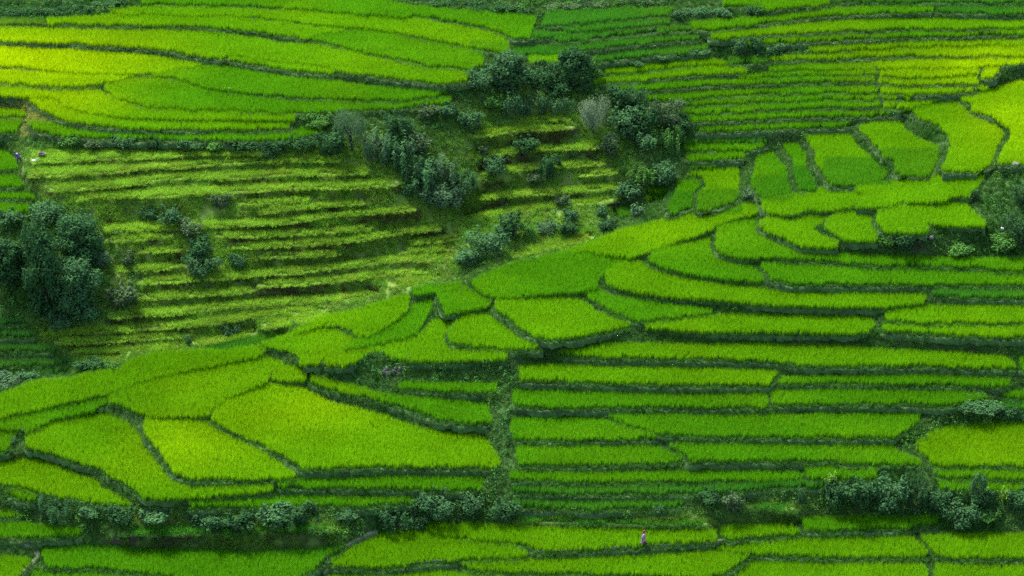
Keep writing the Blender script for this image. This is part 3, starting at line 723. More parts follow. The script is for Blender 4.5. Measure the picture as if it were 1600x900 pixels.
SPC = 0.205
bund_faces_total = 0
for k, f in enumerate(FIELDS):
    q = np.array(f['poly'])
    wp = unproject(q[:, 0], q[:, 1], ztop(k, q[:, 0], q[:, 1]))
    rice = f['kind'] == 'rice'
    spc = SPC if rice else 0.19
    x0, y0 = wp[:, :2].min(0) - 0.3; x1, y1 = wp[:, :2].max(0) + 0.3
    gx, gy = np.meshgrid(np.arange(x0, x1, spc), np.arange(y0, y1, spc))
    jit = 0.36 if rice else 0.5
    gx = (gx + rng.uniform(-jit, jit, gx.shape) * spc).ravel(); gy = (gy + rng.uniform(-jit, jit, gy.shape) * spc).ravel()
    z = np.full(gx.shape, zf[k, 0])
    for _ in range(3):
        u, v, _d = project(np.stack([gx, gy, z], 1)); z = ztop(k, u, v)
    wob = noise2(gx, gy, 1.1, 8) * 1.8 + noise2(gx, gy, 0.45, 18) * 1.2
    if not rice: wob *= 1.6
    m = inside(f['poly'], u, v + wob)
    if any(w_ in f['label'] for w_ in ('smooth', 'ridge', 'tongue', 'plateau', 'green band', 'corner plot', 'curled', 'curling', 'inner curl', 'middle curl', 'small plot between', 'small plot right of the weedy', 'tiny plot on the ridge', 'big green paddy at lower left')):      # these grow into one another
        m |= inside(f['poly'], u, v - 3.2) | inside(f['poly'], u, v + 2.2)
    if not rice:                                          # the grass ledges peter out at their ends
        e_ = np.minimum(u - q[:, 0].min(), q[:, 0].max() - u) + noise2(gx, gy, 1.5, 14) * 8
        m &= (e_ > 2) & (rng.uniform(0, 1, len(u)) < np.clip(e_ / 22.0, 0.15, 1))
    gx, gy, z, u, v = gx[m], gy[m], z[m], u[m], v[m]
    c = wp.mean(0); c[2] -= f['hc']
    c[:2] = [float(np.clip(c[0], wp[:, 0].min(), wp[:, 0].max())), c[1]]
    name = 'rice_paddy' if rice else 'grass_terrace'
    root = empty(name, c)
    tag(root, f['label'], 'rice paddy' if rice else 'grass terrace', 'rice paddies stepping down the hillside' if rice else 'old terraces gone to grass')
    f['root'] = root
    Pg = np.stack([gx, gy, z - f['hc']], 1)
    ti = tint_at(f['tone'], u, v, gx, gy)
    big = 1 + 0.08 * noise2(gx, gy, 2.4, 2) + 0.05 * noise2(gx, gy, 0.8, 22) + rng.normal(0, 0.035, len(gx))
    if rice:
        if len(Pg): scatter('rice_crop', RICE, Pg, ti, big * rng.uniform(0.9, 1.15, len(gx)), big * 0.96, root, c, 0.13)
    else:
        ti *= (1 + 0.25 * noise2(gx, gy, 1.7, 12))[:, None]
        dry = (noise2(gx, gy, 2.6, 13) > 0.45)[:, None]
        ti = np.where(dry, ti * np.array((1.15, 1.0, 1.2)), ti)
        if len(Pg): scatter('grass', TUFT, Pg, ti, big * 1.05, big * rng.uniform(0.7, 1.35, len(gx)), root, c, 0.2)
    # the earthen lip that holds the water in, along the open front edge
    us = np.arange(q[:, 0].min() + 1, q[:, 0].max(), 3.0)
    runs, cur = [], []
    for uu_ in us:
        ys = []
        for i in range(len(q)):
            (xa, ya), (xb, yb) = q[i], q[(i + 1) % len(q)]
            if (xa <= uu_) != (xb <= uu_): ys.append(ya + (yb - ya) * (uu_ - xa) / (xb - xa))
        if not ys: continue
        vb = max(ys)
        if cur and abs(vb - cur[-1][1]) > 9: runs.append(cur); cur = []
        col = SPANS[int(np.clip(round((uu_ - COLS[0]) / 7.0), 0, len(COLS) - 1))]
        nxt = [s_[0] for s_ in col if s_[2] != k and s_[0] + s_[1] > 2 * vb - 4]
        if nxt and min(nxt) - vb < 4.5:
            if cur: runs.append(cur); cur = []
            continue
        cur.append((uu_, vb))
    runs.append(cur)
    for run in runs:
        if len(run) < 3: continue
        a = np.array(run)
        b = unproject(a[:, 0], a[:, 1], ztop(k, a[:, 0], a[:, 1])); b[:, 2] -= f['hc']
        t_ = np.gradient(b, axis=0); t_[:, 2] = 0; t_ /= np.linalg.norm(t_, axis=1)[:, None] + 1e-9
        nrm = np.stack([t_[:, 1], -t_[:, 0], np.zeros(len(t_))], 1)      # towards the valley
        nz = noise2(b[:, 0], b[:, 1], 0.7, 21)[:, None]
        f.setdefault('lip', []).append((b + nrm * 0.2, a))
        if not rice: continue
        V, F = [], []
        for (off, dz) in ((0.04, -0.20), (0.10, -0.06), (0.24, -0.04), (0.36, -0.18), (0.42, -0.55)):
            pz = b + nrm * (off * (1 + 0.25 * nz)); pz[:, 2] += dz * (1 + 0.3 * nz[:, 0]); pz += rng.normal(0, 0.055, pz.shape)
            V.append(pz)
        nn = len(b)
        for r_ in range(4):
            for i in range(nn - 1):
                p0 = r_ * nn + i
                F.append((p0, p0 + nn, p0 + nn + 1, p0 + 1))
        mesh_obj('bund', np.concatenate(V) - c, F, M_BUND, root, smooth=True)
# ------------------------------------------------------------------ grass and weeds on the banks and rough slopes
ZONES = [  # outline, weed share, grass share
    (pts('480,195 620,165 700,160 745,95 850,95 940,105 960,130 1010,150 1075,190 1070,240 1010,290 960,300 880,330 830,380 720,420 690,400 740,340 660,320 580,260 500,240'), 0.3),
    (pts('-60,325 60,310 150,330 215,400 220,480 170,510 60,500 -60,480'), 0.7),
    (pts('-60,760 60,770 200,785 300,787 640,780 780,770 800,792 1060,790 1150,765 1300,745 1480,760 1660,765 1660,820 1480,820 1250,800 660,812 560,830 300,845 -60,812'), 0.55),
    (pts('30,212 230,214 500,210 520,236 400,233 60,233'), 0.6),
    (pts('750,560 800,540 812,600 800,700 795,770 750,785 768,700'), 0.5),
    (pts('480,560 590,545 780,556 780,592 620,592 600,607 500,582'), 0.55),
    (pts('1530,258 1600,250 1700,250 1700,400 1380,388 1390,360 1545,350'), 0.5),
    (pts('1400,692 1450,650 1500,620 1660,634 1660,657 1480,662 1440,692'), 0.85),
    (pts('350,522 450,502 520,484 620,452 740,422 880,372 1060,325 1050,335 900,378 780,415 640,445 500,492 400,525'), 0.4),
    (pts('-60,-20 240,-20 170,15 60,24 -60,22'), 0.8),
    (pts('600,-25 1060,-25 1050,6 850,13 842,21 700,9'), 0.75),
    (pts('1140,60 1220,60 1280,82 1200,86 1140,86'), 0.7),
    (pts('1080,195 1200,200 1260,190 1340,188 1260,210 1180,232 1070,212'), 0.5),
]
cellP = GND[:-1, :-1]
e1 = GND[:-1, 1:] - GND[:-1, :-1]; e2 = GND[1:, :-1] - GND[:-1, :-1]
area = np.linalg.norm(np.cross(e1, e2), axis=-1)
free = ~(own[:-1, :-1] | own[1:, :-1] | own[:-1, 1:] | own[1:, 1:])
edge = ~own[:-1, :-1] & ~free
uC, vC = UU[:-1, :-1], VV[:-1, :-1]
wz = np.zeros(uC.shape)
for q, w_ in ZONES:
    wz = np.maximum(wz, inside(q, uC, vC) * w_)
view = (uC > -238) & (uC < 1835) & (vC > -120) & (vC < 1050)
def sample(dens):
    lam = np.where(view, np.minimum(area, 6.0) * dens, 0)
    cnt = rng.poisson(lam)
    j, i = np.nonzero(cnt)
    rep = cnt[j, i]; j = np.repeat(j, rep); i = np.repeat(i, rep)
    a, b = rng.uniform(0, 1, len(j)), rng.uniform(0, 1, len(j))
    p = cellP[j, i] + e1[j, i] * a[:, None] + e2[j, i] * b[:, None]
    return p, j, i
p, j, i = sample(np.where(~own[:-1, :-1], 22.0, 0) * (1 + 0.45 * np.clip(gg[:-1, :-1], 0, 1)) * (1 - 0.4 * wz))
o_ = np.clip(gg[j, i], 0, 1)[:, None]
nz = noise2(p[:, 0], p[:, 1], 1.8, 31)[:, None]; ny = noise2(p[:, 0], p[:, 2] * 3, 0.9, 32)[:, None]
slope_up = (np.cross(e1[j, i], e2[j, i])); slope_up = np.abs(slope_up[:, 2]) / (np.linalg.norm(slope_up, axis=1) + 1e-9)
green = np.array((0.036, 0.122, 0.016)); pale = np.array((0.092, 0.195, 0.044)); olive = np.array((0.112, 0.262, 0.020)); straw = np.array((0.165, 0.245, 0.038))
ti = green + (pale - green) * np.clip(0.35 + 0.6 * nz, 0, 1)
to = olive + (straw - olive) * np.clip(0.15 + 0.55 * ny, 0, 1)
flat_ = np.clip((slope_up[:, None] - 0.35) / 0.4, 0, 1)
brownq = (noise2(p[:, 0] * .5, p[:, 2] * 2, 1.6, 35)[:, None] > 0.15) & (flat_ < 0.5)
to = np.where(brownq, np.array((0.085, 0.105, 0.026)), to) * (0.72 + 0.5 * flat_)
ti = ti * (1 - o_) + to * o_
crq = inside(ZONES[8][0], UU[j, i], VV[j, i])[:, None]
ti = np.where(crq, ti * 0.4 + np.array((0.095, 0.235, 0.024)) * 0.6, ti)
dryq = inside(pts('-60,138 40,146 66,170 92,182 60,200 36,206 20,202 44,180 -60,160'), UU[j, i], VV[j, i])[:, None]
ti = np.where(dryq, np.array((0.26, 0.30, 0.06)), ti)
ti *= 1 + rng.normal(0, 0.16, (len(ti), 1))
sc = rng.uniform(0.6, 1.25, len(p)) * (1 + 0.25 * noise2(p[:, 0], p[:, 1], 2.5, 33))
keep = (noise2(p[:, 0], p[:, 2], 1.0, 34) < 0.62) | (o_[:, 0] < 0.3)          # bare spots
p, ti, sc = p[keep], ti[keep], sc[keep]
lean_ = (np.arccos(np.clip(slope_up, 0, 1)) * 0.75)[keep]
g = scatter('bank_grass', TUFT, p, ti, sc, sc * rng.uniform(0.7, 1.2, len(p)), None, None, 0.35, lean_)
tag(g, 'tufted grass covering the banks between the paddies', 'grass')
# pale grass along the lips of the bunds
LP, LT = [], []
for f in FIELDS:
    for b, a in f.get('lip', []):
        if len(b) < 2: continue
        seg = np.linalg.norm(np.diff(b, axis=0), axis=1); L_ = seg.sum(); n = int(L_ * 14)
        if n < 1: continue
        t_ = np.sort(rng.uniform(0, L_, n)); cs = np.concatenate([[0], np.cumsum(seg)])
        pp = np.stack([np.interp(t_, cs, b[:, c]) for c in range(3)], 1) + rng.normal(0, 0.15, (n, 3)) * (1, 1, 0.2)
        LP.append(pp)
        tone = (np.array((0.085, 0.17, 0.05)) if f['c'][1] < 330 else np.array((0.046, 0.140, 0.022))) if f['kind'] == 'rice' else (np.array((0.20, 0.37, 0.03)) if f['tone'] == 'o' else np.array((0.05, 0.15, 0.025)))
        LT.append(np.tile(tone, (n, 1)) * (1 + 0.35 * noise2(pp[:, 0], pp[:, 1], 1.5, 41)[:, None] + rng.normal(0, 0.12, (n, 1))))
LP = np.concatenate(LP); LT = np.concatenate(LT)
g = scatter('lip_grass', TUFT, LP, LT, rng.uniform(0.6, 1.0, len(LP)), rng.uniform(0.35, 0.75, len(LP)), None, None, 0.3)
tag(g, 'pale grass fringe growing along the lips of the bunds', 'grass')
p, j, i = sample(np.where(~own[:-1, :-1], 1.0, 0) * (wz * 4.2 + 0.28))
nz = noise2(p[:, 0], p[:, 1], 3.0, 51)[:, None]
teal = np.array((0.042, 0.122, 0.032)); leafy = np.array((0.062, 0.165, 0.026))
ti = teal + (leafy - teal) * np.clip(0.5 + 0.8 * nz, 0, 1)
ti *= 1 + rng.normal(0, 0.18, (len(ti), 1))
sc = rng.uniform(0.55, 1.3, len(p)) * (0.75 + 0.5 * wz[j, i]) * np.where(inside(ZONES[0][0], UU[j, i], VV[j, i]), 0.95, 1.0)
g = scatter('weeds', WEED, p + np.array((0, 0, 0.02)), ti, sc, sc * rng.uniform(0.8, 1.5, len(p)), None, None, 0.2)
tag(g, 'broad leaved weeds spreading over the rough banks', 'weeds')
N_STUFF = (len(LP), len(p))

# ------------------------------------------------------------------ footpaths
def path(label, line, width):
    a = np.array(pts(line)); d = np.concatenate([[0], np.cumsum(np.linalg.norm(np.diff(a, axis=0), axis=1))])
    s = np.arange(0, d[-1], 4.0)
    uu_, vv_ = np.interp(s, d, a[:, 0]), np.interp(s, d, a[:, 1])
    b = np.array([ground_at(x, y)[0] for x, y in zip(uu_, vv_)])
    ker = np.ones(7) / 7
    for c in range(3):
        e = np.pad(b[:, c], 3, mode='edge'); b[:, c] = np.convolve(e, ker, 'valid')
    t_ = np.gradient(b, axis=0); t_[:, 2] = 0; t_ /= np.linalg.norm(t_, axis=1)[:, None] + 1e-9
    nrm = np.stack([t_[:, 1], -t_[:, 0], np.zeros(len(t_))], 1)
    V = []
    for off, dz in ((-0.62, -0.35), (-0.45, 0.10), (0.0, 0.14), (0.45, 0.10), (0.66, -0.45)):
        wv = width * (1 + 0.3 * noise2(b[:, 0], b[:, 1], 1.5, 61 + int(off * 10)))[:, None]
        q_ = b + nrm * off * wv; q_[:, 2] += dz
        V.append(q_)
    n = len(b); F = []
    for r_ in range(4):
        for i_ in range(n - 1):
            p0 = r_ * n + i_
            F.append((p0, p0 + n, p0 + n + 1, p0 + 1))
    o = mesh_obj('footpath', np.concatenate(V), F, M_PATH, smooth=True)
    tag(o, label, kind='structure')
path('narrow trodden footpath the person walks along between two paddies', '836,863 900,860 950,857 1000,853 1040,852 1090,852 1130,844 1200,837 1260,830 1330,825 1400,822 1440,822', 0.4)
path('pale footpath along the foot of the wedge paddy', '500,897 520,887 560,885 600,884 660,879 718,874', 0.4)
path('footpath slanting up left of the wedge paddy', '430,918 462,900 490,884 512,868 550,846 592,826', 0.5)
path('forked dirt path in the bottom left corner', '18,912 30,898 48,884 58,872 60,860 45,850 20,842 -20,840', 0.5)
# ------------------------------------------------------------------ shrubs and trees
def leaves(lobes, n, size, aspect, seed, shell=0.55, upright=0.0):
    r = np.random.default_rng(seed)
    lob = np.array([l[:3] for l in lobes]); rad = np.array([l[3:6] for l in lobes])
    wgt = rad.prod(1) ** (2 / 3); k = r.choice(len(lobes), n, p=wgt / wgt.sum())
    d = r.normal(0, 1, (n, 3)); d /= np.linalg.norm(d, axis=1)[:, None]
    rr = shell + (1.04 - shell) * r.uniform(0, 1, n) ** 0.6
    lump = 1 + 0.16 * np.sin(d[:, 0] * 5 + k * 1.7) * np.sin(d[:, 1] * 4 + k) + 0.12 * np.sin(d[:, 2] * 7 + k * 2.3)
    c = lob[k] + d * rad[k] * (rr * lump)[:, None]
    c[:, 2] = np.maximum(c[:, 2], 0.03 + 0.05 * r.uniform(0, 1, n))
    nrm = d + r.normal(0, 0.55, (n, 3)) + np.array((0, 0, 0.35)); nrm /= np.linalg.norm(nrm, axis=1)[:, None]
    ref = r.normal(0, 1, (n, 3)); ref[:, 2] += upright * 4
    t1 = ref - nrm * (ref * nrm).sum(1)[:, None]; t1 /= np.linalg.norm(t1, axis=1)[:, None]
    t2 = np.cross(nrm, t1)
    L = (size * r.uniform(0.65, 1.35, n))[:, None]
    V = np.stack([c - t1 * L * .5, c + t2 * L * .5 * aspect, c + t1 * L * .5 + nrm * L * 0.06, c - t2 * L * .5 * aspect], 1).reshape(-1, 3)
    sh = np.clip(0.5 + r.normal(0, 0.22, n) + 0.18 * np.sin(k * 2.9), 0, 1)
    return V, np.repeat(sh, 4)
def leaf_mesh(name, parts):
    V = np.concatenate([p[0] for p in parts]); sh = np.concatenate([p[1] for p in parts])
    n = len(V) // 4
    m = fast_mesh(name, V, np.arange(4 * n), np.full(n, 4))
    attr(m, 'shade', 'FLOAT', sh); m.materials.append(M_LEAF)
    return m
def limb(V, F, p0, p1, r0, r1, n=6, bend=0.0, segs=3):
    p0, p1 = np.array(p0, float), np.array(p1, float); ax = p1 - p0
    s = np.cross(ax, (0.3, 0.9, 0.2)); s /= np.linalg.norm(s); t = np.cross(ax, s); t /= np.linalg.norm(t)
    b = len(V)
    for i in range(segs + 1):
        f_ = i / segs; c = p0 + ax * f_ + s * bend * math.sin(f_ * math.pi); r_ = r0 + (r1 - r0) * f_
        for j_ in range(n):
            a = 2 * math.pi * j_ / n
            V.append(tuple(c + (s * math.cos(a) + t * math.sin(a)) * r_))
    for i in range(segs):
        for j_ in range(n):
            F.append((b + i * n + j_, b + i * n + (j_ + 1) % n, b + (i + 1) * n + (j_ + 1) % n, b + (i + 1) * n + j_))
    F.append(tuple(b + segs * n + j_ for j_ in range(n)))
PROTO = {}
def proto(kind, cls, var):
    """(foliage mesh, wood mesh, width, height) of one plant form"""
    key = (kind, cls, var)
    if key in PROTO: return PROTO[key]
    sd = abs(hash((('bush', 'shoots', 'silver', 'tree', 'spire', 'hedge').index(kind), cls, var))) % 99991
    r = np.random.default_rng(sd)
    w = {0: 1.3, 1: 2.6, 2: 4.4, 3: 7.0}[cls]; rad = w / 2
    V, F = [], []
    if kind == 'bush':
        h = w * 0.85; lobes = [(0, 0, h * 0.42, rad * .62, rad * .62, h * .44)]
        for i in range(6 + 2 * cls):
            a = r.uniform(0, 6.28); q = rad * r.uniform(0.3, 0.72); s = r.uniform(0.2, 0.42)
            lobes.append((math.cos(a) * q, math.sin(a) * q, h * r.uniform(0.22, 0.78), rad * s, rad * s, h * s * .62))
        size = (0.17, 0.21, 0.25, 0.30)[cls]; n = (380, 1100, 2000, 3600)[cls]
        fol = [leaves(lobes, n, size, 0.55, sd)]
        tops = [(math.cos(a) * rad * .55, math.sin(a) * rad * .55, h * .75) for a in r.uniform(0, 6.28, 5)]
        fol.append(leaves([(x, y, z + h * .12, rad * .12, rad * .12, h * .2) for x, y, z in tops], n // 9, size, 0.5, sd + 1, 0.1, 1.0))
    elif kind == 'shoots':
        h = w * 1.15; lobes = []
        for i in range(16 + 6 * cls):
            a = r.uniform(0, 6.28); q = rad * math.sqrt(r.uniform(0, 1)) * .9; hh_ = h * r.uniform(0.55, 1.0)
            lobes.append((math.cos(a) * q, math.sin(a) * q, hh_ * .52, rad * .13, rad * .13, hh_ * .5))
        n = (420, 1300, 2400, 4000)[cls]
        fol = [leaves(lobes, n, 0.30, 0.24, sd, 0.1, 1.0)]
        tops = [(l[0], l[1], l[2] * 1.5) for l in lobes[:8]]
    elif kind == 'silver':
        h = w * 1.0; lobes = [(0, 0, h * .56, rad * .9, rad * .9, h * .42)]
        for i in range(9):
            a = r.uniform(0, 6.28); lobes.append((math.cos(a) * rad * .6, math.sin(a) * rad * .6, h * r.uniform(.4, .85), rad * .36, rad * .36, h * .2))
        n = (600, 1700, 3400, 5200)[cls]
        fol = [leaves(lobes, n, 0.24, 0.22, sd, 0.45, 0.7)]
        tops = [(math.cos(a) * rad * .5, math.sin(a) * rad * .5, h * .7) for a in r.uniform(0, 6.28, 6)]
    elif kind == 'hedge':
        h = w * 0.42; lobes = []
        for i in range(14):
            lobes.append((r.uniform(-.86, .86) * rad, r.uniform(-.22, .22) * rad, h * r.uniform(.3, .6), rad * .22, rad * .2, h * r.uniform(.25, .45)))
        n = (400, 900, 1700, 2800)[cls]
        fol = [leaves(lobes, n, 0.21, 0.7, sd, 0.5)]
        tops = [(l[0], l[1], l[2]) for l in lobes[:6]]
    elif kind == 'spire':
        h = w * 1.9; lobes = [(0, 0, h * .3, rad * .7, rad * .7, h * .3), (0, 0, h * .6, rad * .4, rad * .4, h * .28)]
        for i in range(24):
            f_ = (i + .5) / 24; a = i * 2.4; q = rad * (1 - f_) * .75
            lobes.append((math.cos(a) * q, math.sin(a) * q, h * (.05 + .91 * f_), rad * (.46 - .30 * f_), rad * (.42 - .28 * f_), h * .09))
        n = (700, 2000, 3800, 6000)[cls]
        fol = [leaves(lobes, n, 0.26, 0.5, sd, 0.4)]
        tops = [(0, 0, h * .9)] + [(l[0] * .8, l[1] * .8, l[2]) for l in lobes[:7]]
    else:
        h = w * 1.1; lobes = [(0, 0, h * .40, rad * .74, rad * .74, h * .40), (0, 0, h * .66, rad * .5, rad * .5, h * .3)]
        for i in range(34):
            a = r.uniform(0, 6.28); f_ = r.uniform(0.0, 1.0); q = rad * (0.86 * math.sqrt(max(0.05, 1 - ((f_ - .45) / .62) ** 2))) * r.uniform(.35, 1.0)
            s = r.uniform(0.17, 0.32)
            lobes.append((math.cos(a) * q, math.sin(a) * q, h * (.10 + .80 * f_), rad * s, rad * s, h * s * .42))
        n = (900, 2400, 4800, 8500)[cls]
        fol = [leaves(lobes, n, (0.2, .24, .28, .32)[cls], 0.55, sd, 0.45)]
        tops = [(l[0] * .85, l[1] * .85, l[2]) for l in lobes[:12]]
    if kind in ('tree', 'spire', 'silver'):
        tr = rad * .075; top = (0.06 * rad, 0.03 * rad, h * .55)
        limb(V, F, (0, 0, -0.5), top, tr, tr * .5, 8, tr)
        for i, tp in enumerate(tops):
            limb(V, F, (0.02 * rad, 0, h * (.16 + .3 * (i % 5) / 5)), tp, tr * .42, tr * .1, 5, tr)
    else:
        for tp in tops:
            limb(V, F, (tp[0] * .15, tp[1] * .15, -0.3), tp, rad * .028 + .012, .01, 5, rad * .05)
    fm = leaf_mesh(kind + '_leaves', fol)
    wm = bpy.data.meshes.new(kind + '_wood'); wm.from_pydata(V, [], F); wm.materials.append(M_BARK)
    zs = np.concatenate([p_[0] for p_ in fol])
    PROTO[key] = (fm, wm, float(np.ptp(zs[:, 0])), float(zs[:, 2].max()))
    return PROTO[key]
PLANT_N = 0
LEAFTONE = {'t': (0.046, 0.114, 0.042), 'd': (0.029, 0.080, 0.027), 'g': (0.056, 0.150, 0.028), 's': (0.130, 0.190, 0.105), 'b': (0.062, 0.124, 0.056), 'y': (0.110, 0.230, 0.028), 'p': (0.056, 0.098, 0.040)}
def plant(kind, u, v, wpx, hpx, tone, label):
    """a shrub or tree whose foot shows at photo pixel (u, v), so wide and tall in the photograph"""
    global PLANT_N
    PLANT_N += 1
    g0, s = ground_at(u, v)
    w = wpx / s
    cls = 0 if w < 1.9 else 1 if w < 3.5 else 2 if w < 5.6 else 3
    fm, wm, pw, ph = proto(kind, cls, PLANT_N % 3)
    hgt = max((hpx / s - w * 0.10) / CP, 0.4)
    is_tree = kind in ('tree', 'spire', 'silver')
    root = empty('tree' if is_tree else 'shrub', g0)
    tag(root, label, 'tree' if is_tree else 'shrub', 'trees on the bushy slopes' if is_tree else 'shrubs on the rough banks and slopes')
    root.rotation_euler = (0, 0, rng.uniform(0, 6.28) if kind != 'hedge' else rng.uniform(-0.15, 0.15))
    root.scale = (w / pw, w / pw, hgt / ph)
    a = link(bpy.data.objects.new('crown' if is_tree else 'foliage', fm), root)
    c = np.array(LEAFTONE[tone]) * rng.uniform(0.88, 1.12)
    a.color = (float(c[0]), float(c[1]), float(c[2]), 1)
    link(bpy.data.objects.new('trunk' if is_tree else 'stem', wm), root)
B = plant
# the clump round the tall tree at the left
B('tree', 116, 484, 96, 90, 't', 'big leafy tree in front of the tallest tree at left')
B('tree', 74, 486, 84, 142, 'd', 'tallest dark leafy tree at the left')
B('spire', 46, 430, 56, 92, 'd', 'slim pointed tree behind the tallest tree, left of it')
B('tree', 16, 452, 76, 84, 'd', 'leafy tree at the left edge beside the tallest tree')
B('tree', 126, 410, 92, 80, 'd', 'bushy grey green tree behind the big leafy tree')
B('bush', 70, 350, 60, 40, 't', 'leafy bush at the back of the tall tree clump')
B('bush', 118, 372, 64, 50, 't', 'teal bush at the upper right of the tall tree clump')
B('bush', 15, 350, 50, 28, 't', 'low teal bush below the bright left edge paddy')
B('bush', 188, 478, 52, 40, 'p', 'dull purple green shrub right of the big leafy tree')
B('bush', 96, 512, 56, 36, 't', 'shrub at the foot of the tall tree clump')
B('bush', 138, 504, 50, 36, 't', 'shrub at the foot of the big leafy tree, right side')
B('bush', 160, 415, 34, 28, 'b', 'small grey shrub between the big tree and the grass terraces')
# scrub along the bank over the old grass terraces
B('bush', 112, 226, 40, 20, 'g', 'low green scrub bush over the left end of the grass terraces')
B('bush', 150, 229, 44, 18, 'p', 'dull scrub bush beside the mauve earth patch of the upper bank')
B('bush', 196, 229, 40, 20, 't', 'teal scrub bush right of the mauve earth patch on the upper bank')
B('bush', 290, 231, 46, 20, 't', 'scrub bush in the middle of the bank over the grass terraces')
B('bush', 336, 233, 44, 20, 'g', 'green scrub bush right of the middle of the upper bank')
B('bush', 384, 233, 48, 20, 'd', 'dark scrub bush on the upper bank near the bush belt')
B('bush', 432, 233, 44, 20, 'd', 'darker scrub bush on the upper bank next to the bush belt')
# on the old grass terraces
B('bush', 266, 352, 46, 36, 't', 'round leafy shrub on the upper grass terraces')
B('bush', 235, 346, 30, 22, 'd', 'small dark shrub left of the round one on the grass terraces')
B('bush', 316, 398, 46, 34, 'd', 'upper of two stacked shrubs on the grass terraces')
B('bush', 316, 425, 56, 34, 't', 'lower of two stacked shrubs on the grass terraces')
B('bush', 300, 368, 40, 28, 'p', 'dull shrub above the two stacked shrubs')
B('bush', 345, 325, 34, 26, 'p', 'small dull shrub high on the grass terraces')
B('bush', 372, 420, 36, 26, 't', 'small shrub right of the two stacked shrubs')
B('bush', 200, 414, 28, 26, 'p', 'small dull shrub right of the tall tree clump')
B('bush', 420, 250, 30, 22, 'd', 'small dark shrub at the top of the grass terraces')
B('shoots', 240, 232, 30, 26, 'd', 'dark shoots on the weedy bank above the grass terraces')
B('bush', 350, 523, 18, 18, 't', 'little shrub on the ridge, left of a pair')
B('bush', 358, 525, 20, 14, 't', 'low little shrub between its two neighbours on the ridge')
B('bush', 370, 522, 18, 18, 't', 'little shrub on the ridge, right of a pair')
B('bush', 293, 538, 14, 16, 't', 'lone little shrub on the ridge line')
B('bush', 10, 604, 60, 26, 'b', 'grey green shrub at the left end of the ridge')
B('bush', 42, 595, 40, 20, 't', 'low shrub second from the left end of the ridge')
B('bush', 145, 578, 46, 22, 'd', 'low dark shrub on the ridge at the foot of the grass terraces')
B('bush', 170, 577, 34, 18, 'g', 'low green shrub on the ridge beside the dark one')
B('bush', 35, 680, 14, 14, 't', 'tiny upper shrub beside the small left edge plot')
B('bush', 22, 695, 16, 14, 't', 'tiny lower shrub beside the small left edge plot')
# bushes under the upper left fields
B('bush', 498, 196, 56, 26, 'g', 'green bush below the end of the lowest upper left strip')
B('silver', 548, 236, 66, 72, 'b', 'grey green willowy tree at the left end of the bush belt')
B('bush', 515, 240, 50, 44, 'd', 'dark bush left of the grey willowy tree')
B('bush', 470, 230, 56, 24, 'd', 'low dark bush on the bank left of the willowy tree')
B('shoots', 588, 250, 50, 60, 'b', 'pale upright shoots right of the willowy tree')
B('bush', 622, 214, 56, 44, 'd', 'dark bush at the top of the bush belt')
B('shoots', 622, 256, 48, 60, 't', 'teal shoots in the middle of the bush belt')
B('bush', 652, 240, 52, 44, 'p', 'dull round bush right of the teal shoots')
B('shoots', 645, 276, 46, 44, 't', 'leafy shoots below the dull round bush')
B('shoots', 668, 300, 50, 58, 't', 'tall teal shoots at the lower end of the bush belt')
B('shoots', 694, 282, 52, 48, 'b', 'grey shoots beside the tall teal shoots')
B('bush', 680, 324, 56, 38, 'b', 'low grey bush at the foot of the bush belt')
B('bush', 706, 320, 44, 34, 'b', 'low grey bush right at the foot of the bush belt')
B('bush', 640, 308, 26, 26, 'd', 'small dark bush in the notch of the grass terraces')
B('shoots', 716, 300, 48, 40, 't', 'shoots right of the grey shoots on the bushy slope')
B('bush', 735, 202, 44, 34, 't', 'teal bush standing alone on the bushy slope')
B('bush', 700, 180, 40, 24, 't', 'low bush near the bare earth patch')
B('bush', 666, 182, 34, 22, 'p', 'dull bush left of the bare earth patch')
B('bush', 770, 270, 40, 30, 't', 'teal bush in the middle of the bushy slope')
B('bush', 755, 243, 22, 20, 'p', 'tiny dull bush in the middle of the bushy slope')
B('bush', 820, 238, 40, 26, 'd', 'dark low bush under the grassy steps')
B('shoots', 862, 275, 32, 44, 'd', 'slim dark shrub on the bushy slope')
B('bush', 836, 285, 36, 20, 'p', 'dull low shrub left of the slim dark one')
# round trees of the cluster
B('tree', 792, 142, 78, 66, 't', 'pale topped leafy tree at the left of the upper cluster')
B('tree', 898, 140, 66, 70, 'd', 'dark round tree on top of the upper cluster')
B('bush', 845, 140, 66, 46, 'd', 'dark bush between the two trees of the upper cluster')
B('bush', 752, 140, 52, 40, 't', 'teal bush left of the pale topped tree')
B('bush', 925, 120, 34, 34, 'g', 'green bush right of the dark round tree')
B('bush', 870, 150, 50, 30, 'd', 'dark shade bush under the dark round tree')
B('shoots', 815, 180, 74, 48, 't', 'leafy thicket below the pale topped tree')
B('shoots', 870, 176, 62, 38, 't', 'teal thicket below the dark round tree')
B('bush', 770, 172, 40, 30, 'g', 'green bush below the teal bush of the upper cluster')
B('silver', 928, 206, 62, 64, 's', 'round silver grey tree with feathery crown')
B('bush', 968, 168, 50, 36, 'd', 'dark bush behind the silver tree')
B('shoots', 992, 168, 36, 40, 't', 'upright shrub behind the silver tree, right of the dark bush')
B('bush', 975, 212, 46, 46, 't', 'teal bush right of the silver tree')
B('bush', 1005, 205, 50, 44, 'd', 'dark bush second right of the silver tree')
B('bush', 1040, 196, 60, 46, 'p', 'dull purple green bush at the right of the cluster')
B('bush', 1062, 205, 40, 30, 'd', 'dark bush at the right tip of the cluster')
B('shoots', 1000, 228, 50, 34, 't', 'grassy shoots under the right of the cluster')
B('shoots', 1044, 234, 56, 44, 'g', 'green shoots under the right tip of the cluster')
